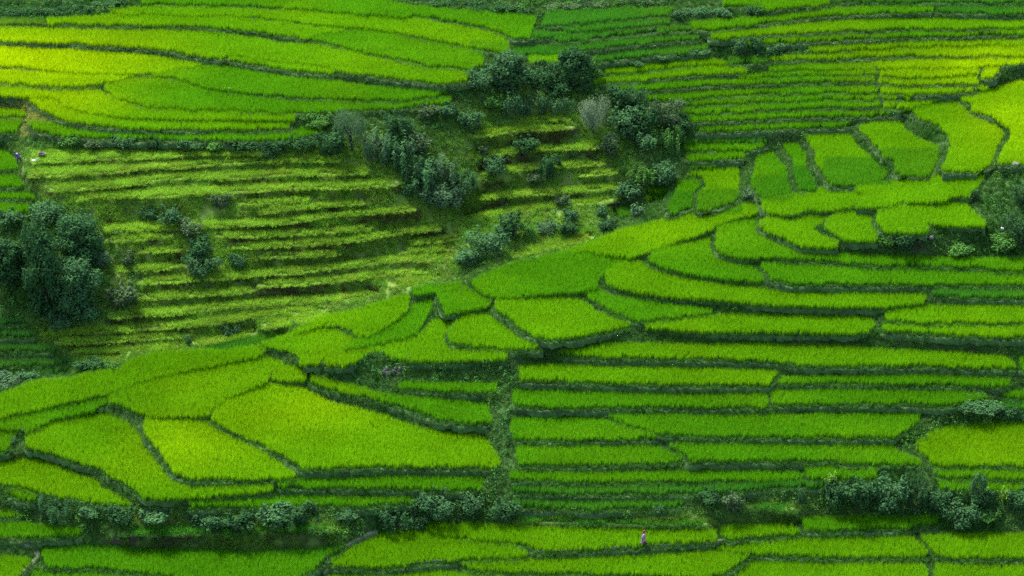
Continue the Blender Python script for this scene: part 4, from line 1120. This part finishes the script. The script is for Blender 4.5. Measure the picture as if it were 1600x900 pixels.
B('bush', 955, 248, 30, 40, 'p', 'slim dull shrub below the cluster')
B('bush', 1040, 287, 44, 36, 't', 'round teal bush beside the spur head')
B('shoots', 1000, 284, 50, 34, 'g', 'pale green shoots left of the round teal bush')
B('bush', 985, 312, 44, 28, 't', 'low teal shrub below the pale green shoots')
# lower bushes over the ridge
B('bush', 797, 372, 50, 46, 'd', 'dark bush at the top of the lower bush group')
B('bush', 762, 398, 66, 46, 't', 'largest teal bush of the lower bush group')
B('bush', 730, 412, 44, 30, 't', 'teal bush at the left foot of the lower bush group')
B('bush', 826, 372, 30, 24, 'g', 'green bush right of the lower bush group')
B('bush', 890, 345, 32, 24, 't', 'small round bush right of the lower bush group')
B('bush', 888, 368, 34, 24, 'd', 'small dark bush near the ridge tongue')
B('bush', 852, 362, 36, 20, 'b', 'low grey bush near the ridge tongue')
B('bush', 940, 340, 26, 22, 't', 'small shrub beside the dark green patch, left')
B('bush', 996, 340, 28, 24, 'b', 'small shrub beside the dark green patch, right')
B('bush', 950, 360, 36, 20, 'd', 'low dark shrub on the ridge under the dark green patch')
B('bush', 880, 324, 30, 20, 'p', 'low dull shrub on the lowest grassy step')
# top edge
B('hedge', 60, 22, 110, 22, 'd', 'dark hedge along the top left edge')
B('hedge', 130, 17, 70, 16, 'd', 'dark hedge left of the pale rubble')
B('bush', 170, 4, 50, 12, 'd', 'dark shrub above the pale rubble at the top edge')
B('hedge', 720, 5, 110, 16, 'd', 'dark hedge at the top edge above the upper left fields')
B('hedge', 810, 17, 70, 16, 'd', 'dark hedge at the corner of the topmost paddy')
B('hedge', 900, 6, 110, 14, 'p', 'dull hedge on the dark stone bank at the top')
B('hedge', 1002, 4, 90, 12, 'p', 'dull hedge at the top right of the stone bank')
B('hedge', 1100, 25, 92, 22, 't', 'creeper covered hedge at the top right')
B('bush', 1060, 30, 24, 18, 't', 'round bush at the left end of the creeper hedge')
B('bush', 1182, 20, 34, 16, 'd', 'dark bush at the right end of the creeper hedge')
B('bush', 1158, 82, 30, 26, 't', 'left of the grey green shrub pair on the right slope')
B('bush', 1182, 82, 30, 28, 'd', 'right of the grey green shrub pair on the right slope')
B('bush', 1210, 82, 26, 16, 't', 'low shrub right of the grey green pair')
B('hedge', 970, 100, 80, 14, 't', 'left part of the leafy hedge between green strips')
B('hedge', 1035, 91, 76, 14, 't', 'middle part of the leafy hedge between green strips')
B('hedge', 1085, 85, 60, 13, 't', 'right part of the leafy hedge between green strips')
B('bush', 705, 143, 22, 14, 't', 'small bush at the end of the green paddy with the bag bund')
# right slope
B('bush', 1596, 388, 60, 62, 'd', 'big dark bush at the right edge of the rough slope')
B('bush', 1600, 320, 40, 40, 'd', 'dark bush at the right edge above the big one')
B('bush', 1415, 390, 46, 34, 'd', 'dark bush on the bank below the curled paddies')
B('bush', 1385, 386, 40, 26, 'g', 'green bush left of the dark bank bush')
B('bush', 1523, 312, 16, 20, 'd', 'small dark shrub at the edge of the rough slope')
B('bush', 1570, 392, 46, 28, 'g', 'green bush left of the big right edge bush')
B('bush', 1500, 400, 50, 22, 'g', 'low green bush on the bank under the rough slope')
B('bush', 1170, 312, 24, 18, 'b', 'grey weed bush beside the second spur terrace')
B('bush', 1530, 640, 70, 26, 't', 'leafy mound above the broad yellow green field')
B('bush', 1575, 648, 50, 22, 'd', 'dark mound at the right of the leafy mound')
# bottom hedge
B('shoots', 85, 810, 66, 40, 'd', 'dark bush at the left end of the bottom hedge')
B('bush', 138, 808, 44, 22, 't', 'low teal bush right of the dark left end bush of the hedge')
B('bush', 188, 818, 54, 36, 'd', 'dark bush of the bottom hedge between two low teal bushes')
B('bush', 240, 814, 50, 24, 't', 'second low teal bush from the left end of the bottom hedge')
B('bush', 328, 826, 60, 30, 'd', 'bush of the bottom hedge over the grass ledge, left of three')
B('bush', 376, 828, 54, 36, 'd', 'bush of the bottom hedge over the grass ledge, middle of three')
B('bush', 430, 824, 52, 38, 't', 'bush of the bottom hedge over the grass ledge, right of three')
B('shoots', 472, 818, 48, 38, 'd', 'dark bush at the end of the left hedge part')
B('bush', 540, 814, 40, 20, 't', 'low teal bush in the gap of the bottom hedge')
B('shoots', 616, 822, 56, 44, 'd', 'bush left of the largest hedge bush')
B('bush', 680, 806, 66, 46, 't', 'largest bush of the hedge left of the gully')
B('bush', 735, 802, 52, 40, 't', 'leafy bush right of the largest hedge bush')
B('bush', 785, 812, 46, 36, 'd', 'round grey green bush at the foot of the gully')
B('bush', 655, 822, 34, 24, 'd', 'small dark bush at the back corner of the wedge paddy')
B('bush', 1030, 800, 26, 16, 't', 'small bush on the weedy bank above the person')
B('bush', 1146, 797, 34, 34, 'p', 'dark stemmed round bush on the weedy bank')
B('bush', 1108, 782, 44, 20, 'd', 'low dark bush left of the round bank bush')
# bramble thicket at lower right
B('bush', 1304, 790, 46, 48, 'd', 'left end bush of the bramble thicket')
B('bush', 1345, 790, 54, 50, 'd', 'second bush of the bramble thicket')
B('bush', 1390, 792, 60, 56, 't', 'third bush of the bramble thicket')
B('shoots', 1432, 792, 56, 72, 'd', 'tallest bush of the bramble thicket')
B('bush', 1468, 796, 50, 40, 'd', 'right end bush of the bramble thicket')
B('shoots', 1252, 788, 16, 32, 't', 'slim shoot left of the bramble thicket')
B('shoots', 1298, 760, 24, 24, 'y', 'pale shoots at the left top of the thicket')
B('silver', 1527, 786, 32, 52, 't', 'lone upright shrub with a rounded head at lower right')
B('bush', 1540, 790, 44, 28, 'd', 'dark low bush behind the lone upright shrub')
B('shoots', 1570, 782, 22, 24, 'y', 'pale yellow green shoot near the right edge')
B('bush', 1594, 792, 46, 36, 'd', 'dark bush at the lower right edge')
B('bush', 1502, 820, 54, 42, 't', 'teal bush hanging over the path at lower right')
B('bush', 1545, 812, 50, 22, 'g', 'low green bush beside the path at lower right')
# ------------------------------------------------------------------ stones, bags, people
M_STONE = plain('pale_stone', (0.15, 0.14, 0.13), 0.9, 0.35, 3.0)
M_HEAP = plain('mauve_stone', (0.048, 0.043, 0.043), 0.9, 0.4, 4.0)
M_SACK = plain('white_sack', (0.50, 0.53, 0.53), 0.6, 0.08, 5.0)
M_TEAL = plain('teal_sack', (0.12, 0.28, 0.24), 0.6, 0.15, 5.0)
M_BASKET = plain('basket_weave', (0.07, 0.06, 0.05), 0.8, 0.5, 20.0)
def blob(sub, f):
    import bmesh
    bm = bmesh.new(); bmesh.ops.create_icosphere(bm, subdivisions=sub, radius=1.0)
    for v in bm.verts: v.co = Vector(f(v.co))
    V = [tuple(v.co) for v in bm.verts]; F = [tuple(v.index for v in fc.verts) for fc in bm.faces]
    bm.free(); return V, F
def stone_mesh(seed):
    r = np.random.default_rng(seed); pl = r.normal(0, 1, (9, 3)); pl /= np.linalg.norm(pl, axis=1)[:, None]; dd = r.uniform(0.6, 0.95, 9)
    def f(c):
        c = np.array(c); k = 1.0
        for n_, d_ in zip(pl, dd):
            q = c @ n_
            if q > 1e-6: k = min(k, d_ / q)
        return c * k
    return blob(2, f)
STONES = []
for i in range(4):
    V, F = stone_mesh(i); m = bpy.data.meshes.new('stone'); m.from_pydata(V, [], F); m.materials.append(M_STONE if i < 2 else M_HEAP); STONES.append(m)
def stone(name, u, v, wpx, hpx, label, k):
    g0, s = ground_at(u, v); o = bpy.data.objects.new(name, STONES[k]); link(o)
    o.location = g0 + np.array((0, 0, hpx / s * 0.35)); o.scale = (wpx / s / 2, wpx / s / 2.6, hpx / s / 1.9); o.rotation_euler = (0.1, 0.15, k * 1.3)
    return tag(o, label, 'stone')
def heap(u, v, wpx, label, n, ks):
    g0, s = ground_at(u, v); root = empty('stone_heap', g0); tag(root, label, 'stones')
    for i in range(n):
        o = link(bpy.data.objects.new('stone', STONES[ks[i % len(ks)]]), root)
        q, s_ = ground_at(u + rng.uniform(-.5, .5) * wpx, v - rng.uniform(0, .38) * wpx)
        k = rng.uniform(0.10, 0.26)
        o.location = q - g0 + np.array((0, -0.12, k * .7)); o.scale = (k * 1.4, k, k * .8); o.rotation_euler = tuple(rng.uniform(0, 3, 3))
heap(612, 587, 30, 'mauve grey heap of stones on the tall rough bank', 34, (2, 3))
heap(155, 18, 26, 'pale rubble at the left tip of the second top paddy', 14, (0, 1, 2))
heap(1448, 379, 22, 'pale stones on the bank right of the dark bank bush', 9, (0, 2))
stone('stone', 868, 535, 11, 5, 'flat pale stone at the centre corner of bunds', 0)
stone('stone', 1586, 260, 20, 9, 'grey slab stone at the top of the rough slope', 1)
stone('stone', 1558, 535, 10, 8, 'pale stone in the dry scrub at the end of the long row', 0)
def sack_f(c):
    x, y, z = c
    a = math.atan2(y, x); pinch = 1.0 if z < 0.45 else max(0.22, 1 - (z - 0.45) * 1.7)
    fold = 1 + 0.10 * math.sin(a * 5 + z * 3) + 0.06 * math.sin(a * 9 - z * 5)
    return (x * pinch * fold, y * pinch * fold * .8, (z + 0.12 * math.sin(a * 3)) * (1.05 if z > 0 else .75))
SACK = blob(3, sack_f)
def sack(u, v, wpx, hpx, label, mat, lean=0.0):
    g0, s = ground_at(u, v)
    o = mesh_obj('sack', SACK[0], SACK[1], mat, None, g0 + np.array((0, -0.15, hpx / s * .45)), True)
    o.scale = (wpx / s / 2, wpx / s / 2.4, hpx / s / 1.8); o.rotation_euler = (0, lean, 0.4)
    return tag(o, label, 'sack')
sack(360, 143, 8, 6, 'white plastic sack on the bund of the upper left slope', M_SACK, 0.6)
sack(54, 255, 7, 5, 'white sack lying near the figure in blue', M_SACK, 0.2)
sack(61, 248, 6, 4, 'pale teal sack beside the dark basket', M_TEAL, 0.1)
sack(1567, 361, 7, 6, 'white sack on the rough slope at right', M_SACK, 0.9)
sack(1227, 481, 5, 5, 'small white sack on the bank under the curled paddy', M_SACK, 0.2)
sack(1101, 466, 5, 3, 'tiny white sack where the hook bund meets the row', M_SACK, 0.3)
# shallow basket: rim, wall and floor
def ring_loft(rings, n=14):
    V, F = [], []
    for (r_, z_) in rings:
        for i in range(n): V.append((r_ * math.cos(6.2832 * i / n), r_ * math.sin(6.2832 * i / n), z_))
    for k in range(len(rings) - 1):
        for i in range(n): F.append((k * n + i, k * n + (i + 1) % n, (k + 1) * n + (i + 1) % n, (k + 1) * n + i))
    return V, F
g0, s = ground_at(66, 245)
V, F = ring_loft([(0.02, 0.0), (0.26, 0.0), (0.36, 0.18), (0.42, 0.30), (0.45, 0.31), (0.44, 0.33), (0.39, 0.30), (0.33, 0.18), (0.24, 0.04), (0.02, 0.04)])
o = mesh_obj('basket', V, F, M_BASKET, None, g0 + np.array((0, -.2, .25)), True); tag(o, 'dark shallow basket on the uppermost old grass terrace', 'basket')

def cloth(name, col, var=0.2): return plain(name, col, 0.9, var, 7.0)
M_SKIN = plain('skin', (0.42, 0.25, 0.17), 0.6, 0.05); M_HAIR = plain('hair', (0.012, 0.010, 0.009), 0.6, 0.2)
def skin_body(root, J, E, R):
    """one continuous body grown over a skeleton"""
    names = list(J); m = bpy.data.meshes.new('body')
    m.from_pydata([J[n] for n in names], [(names.index(a), names.index(b)) for a, b in E], [])
    o = bpy.data.objects.new('body', m); link(o, root)
    md = o.modifiers.new('skin', 'SKIN')
    m.skin_vertices.new() if not m.skin_vertices else None
    for i, n in enumerate(names):
        sv = m.skin_vertices[0].data[i]; r_ = R[n]; sv.radius = r_ if isinstance(r_, tuple) else (r_, r_)
        sv.use_root = n == 'pelvis'
    o.modifiers.new('smooth', 'SUBSURF').levels = 1
    o.modifiers['smooth'].render_levels = 1
    m.materials.append(M_SKIN)
    return o
def loft(name, path_, mat, root, n=16):
    """garment: rings (centre xyz, rx, ry) along a path"""
    V, F = [], []
    for (c, rx, ry) in path_:
        for i in range(n):
            a = 6.2832 * i / n; w_ = 1 + 0.05 * math.sin(a * 4 + c[2] * 9)
            V.append((c[0] + rx * w_ * math.cos(a), c[1] + ry * w_ * math.sin(a), c[2]))
    for k in range(len(path_) - 1):
        for i in range(n): F.append((k * n + i, k * n + (i + 1) % n, (k + 1) * n + (i + 1) % n, (k + 1) * n + i))
    return mesh_obj(name, V, F, mat, root, smooth=True)
def tube(name, pts_, mat, root, n=10):
    V, F = [], []
    P_ = [np.array(p_[0]) for p_ in pts_]
    for k, (c, r_) in enumerate(pts_):
        ax = P_[min(k + 1, len(P_) - 1)] - P_[max(k - 1, 0)]; ax = ax / np.linalg.norm(ax)
        s_ = np.cross(ax, (0.2, 1, 0.1)); s_ /= np.linalg.norm(s_); t_ = np.cross(ax, s_)
        for i in range(n):
            a = 6.2832 * i / n; V.append(tuple(P_[k] + (s_ * math.cos(a) + t_ * math.sin(a)) * r_))
    for k in range(len(pts_) - 1):
        for i in range(n): F.append((k * n + i, k * n + (i + 1) % n, (k + 1) * n + (i + 1) % n, (k + 1) * n + i))
    return mesh_obj(name, V, F, mat, root, smooth=True)
def person(u, v, label, bend, yaw, cols, height, scarf):
    """facing +X; bend tips the trunk forward"""
    g0, s = ground_at(u, v); root = empty('person', g0)
    tag(root, label, 'person')
    root.rotation_euler = (0, 0, yaw); root.scale = (height / 1.62,) * 3
    cb, sb = math.cos(bend), math.sin(bend)
    hz = 0.86
    def tr(x, y, z): return (x * cb + z * sb, y, hz + z * cb - x * sb)        # a point of the trunk, z up from the hips
    J = dict(pelvis=(0, 0, hz), belly=tr(0.01, 0, .16), chest=tr(0.02, 0, .36), neck=tr(0.02, 0, .52), throat=tr(.03, 0, .57), head=tr(.05, 0, .66), crown=tr(.045, 0, .75), nose=tr(.135, 0, .655))
    R = dict(pelvis=(.14, .11), belly=(.125, .095), chest=(.14, .10), neck=.055, throat=.05, head=(.078, .09), crown=.06, nose=.012)
    E = [('pelvis', 'belly'), ('belly', 'chest'), ('chest', 'neck'), ('neck', 'throat'), ('throat', 'head'), ('head', 'crown'), ('head', 'nose')]
    for sd, nm in ((-1, 'r'), (1, 'l')):
        st = 0.20 * sd
        J[nm + 'hip'] = (0.02 * sd, .09 * sd, hz - .06); J[nm + 'knee'] = (st * .6 + .04, .09 * sd, .46); J[nm + 'ankle'] = (st - (.04 if sd < 0 else 0), .09 * sd, .08); J[nm + 'toe'] = (st + .13, .10 * sd, .03)
        J[nm + 'sh'] = tr(.02, .17 * sd, .46); el = tr(-.02 + .06 * sd, .22 * sd, .20); J[nm + 'el'] = el
        wr = (el[0] + .12 + .1 * sb, el[1] + .01 * sd, el[2] - .20); J[nm + 'wr'] = wr
        J[nm + 'palm'] = (wr[0] + .03, wr[1], wr[2] - .07)
        R.update({nm + 'hip': .085, nm + 'knee': .055, nm + 'ankle': .038, nm + 'toe': .030, nm + 'sh': .055, nm + 'el': .038, nm + 'wr': .024, nm + 'palm': (.03, .016)})
        E += [('pelvis', nm + 'hip'), (nm + 'hip', nm + 'knee'), (nm + 'knee', nm + 'ankle'), (nm + 'ankle', nm + 'toe'), ('chest', nm + 'sh'), (nm + 'sh', nm + 'el'), (nm + 'el', nm + 'wr'), (nm + 'wr', nm + 'palm')]
        for q, (dx, L_) in enumerate(((.028, .065), (.012, .075), (-.006, .07), (-.022, .055))):
            a_, b_ = nm + 'f%da' % q, nm + 'f%db' % q
            J[a_] = (wr[0] + .035 + dx, wr[1] - .004 * sd, wr[2] - .07 - L_ * .55); J[b_] = (wr[0] + .035 + dx * .9, wr[1] - .03 * sd, wr[2] - .07 - L_)
            R[a_] = .009; R[b_] = .008; E += [(nm + 'palm', a_), (a_, b_)]
        J[nm + 'th'] = (wr[0] + .075, wr[1] - .02 * sd, wr[2] - .07); R[nm + 'th'] = .010; E.append((nm + 'wr', nm + 'th'))
    skin_body(root, J, E, R)
    top, mid, low, leg, hat = [cloth('cloth_%d' % i, c) for i, c in enumerate(cols)]
    rg = lambda x, z, rx, ry: (tr(x, 0, z), rx, ry)
    loft('jacket', [rg(0, -.04, .165, .20), rg(.01, .12, .155, .19), rg(.02, .30, .165, .20), rg(.02, .44, .15, .19), rg(.02, .52, .08, .09)], top, root)
    for sd, nm in ((-1, 'r'), (1, 'l')):
        tube('sleeve', [(J[nm + 'sh'], .085), (tuple((np.array(J[nm + 'sh']) + np.array(J[nm + 'el'])) / 2), .07), (J[nm + 'el'], .062), (tuple(np.array(J[nm + 'el']) * .25 + np.array(J[nm + 'wr']) * .75), .05)], top, root)
        tube('legging', [((J[nm + 'hip'][0], J[nm + 'hip'][1], hz - .02), .11), (J[nm + 'knee'], .075), (J[nm + 'ankle'], .052)], leg, root)
        tube('shoe', [((J[nm + 'ankle'][0] - .06, J[nm + 'ankle'][1], .045), .035), (J[nm + 'ankle'][:2] + (.05,), .05), (J[nm + 'toe'], .042), ((J[nm + 'toe'][0] + .05, J[nm + 'toe'][1], .025), .02)], leg, root)
    loft('sash', [rg(0, -.07, .172, .205), rg(.0, .02, .172, .205), rg(.01, .11, .165, .198)], mid, root)
    if low is not None and bend < 0.5:
        loft('skirt', [((0, 0, hz + .02), .165, .20), ((.01, 0, hz - .12), .19, .22), ((.02, 0, hz - .30), .235, .245), ((.02, 0, hz - .43), .27, .26)], low, root)
    hd = np.array(J['head'])
    if scarf:
        V, F = blob(3, lambda c: (c[0] * (.115 if c[0] < 0 else .095), c[1] * .105, c[2] * .125))
        V = [(x + hd[0] - .02, y + hd[1], z + hd[2] + .045) for x, y, z in V]
        hs = mesh_obj('headscarf', V, F, hat, root, smooth=True)
        tube('scarf_tail', [((hd[0] - .10, 0, hd[2]), .045), ((hd[0] - .17, 0, hd[2] - .16), .055), ((hd[0] - .20, 0, hd[2] - .38), .04), ((hd[0] - .20, 0, hd[2] - .46), .012)], hat, root)
    else:
        V, F = blob(3, lambda c: (c[0] * .10, c[1] * .10, c[2] * .10))
        mesh_obj('hair', [(x + hd[0] - .03, y, z + hd[2] + .05) for x, y, z in V], F, M_HAIR, root, smooth=True)
    ex, ez = tr(.125, 0, .69)[0], tr(.125, 0, .69)[2]
    for sd in (-1, 1):
        V, F = blob(1, lambda c: (c[0] * .012, c[1] * .012, c[2] * .012))
        mesh_obj('eye', [(x + ex, y + .033 * sd, z + ez) for x, y, z in V], F, M_HAIR, root, smooth=True)
    return root, J, g0
pr, J, pg = person(1006, 852, 'person in lilac clothes and red headscarf walking on the footpath', 0.10, 0.0,
               [(0.25, 0.14, 0.27), (0.04, 0.045, 0.08), (0.22, 0.10, 0.20), (0.008, 0.007, 0.012), (0.16, 0.004, 0.012)], 1.62, True)
# the bag carried at the near side
bw = np.array(J['rwr'])
V, F = blob(3, lambda c: (c[0] * .17 * (1.1 if c[2] < 0 else .8), c[1] * .09, c[2] * (.20 if c[2] < 0 else .17)))
bag = empty('carrying_bag', pg + (bw + np.array((.08, -.02, -.34))) * np.array(pr.scale)); tag(bag, 'maroon bag with a pale strap carried by the walking person', 'bag')
mesh_obj('pouch', V, F, cloth('maroon_cloth', (0.07, 0.004, 0.022)), bag, smooth=True)
tube('strap', [((-.12, 0, .10), .016), ((-.09, 0, .20), .016), ((-.06, 0, .26), .016), ((0.0, 0, .22), .018), ((.09, 0, .10), .02), ((.17, 0, -.03), .02)], cloth('pale_strap', (0.32, 0.26, 0.17)), bag)
person(31, 259, 'person in dark blue clothes bending over beside the little left edge paddies', 0.75, 2.6,
       [(0.010, 0.02, 0.09), (0.008, 0.012, 0.04), (0.03, 0.03, 0.08), (0.018, 0.022, 0.05), (0.02, 0.02, 0.03)], 1.6, False)
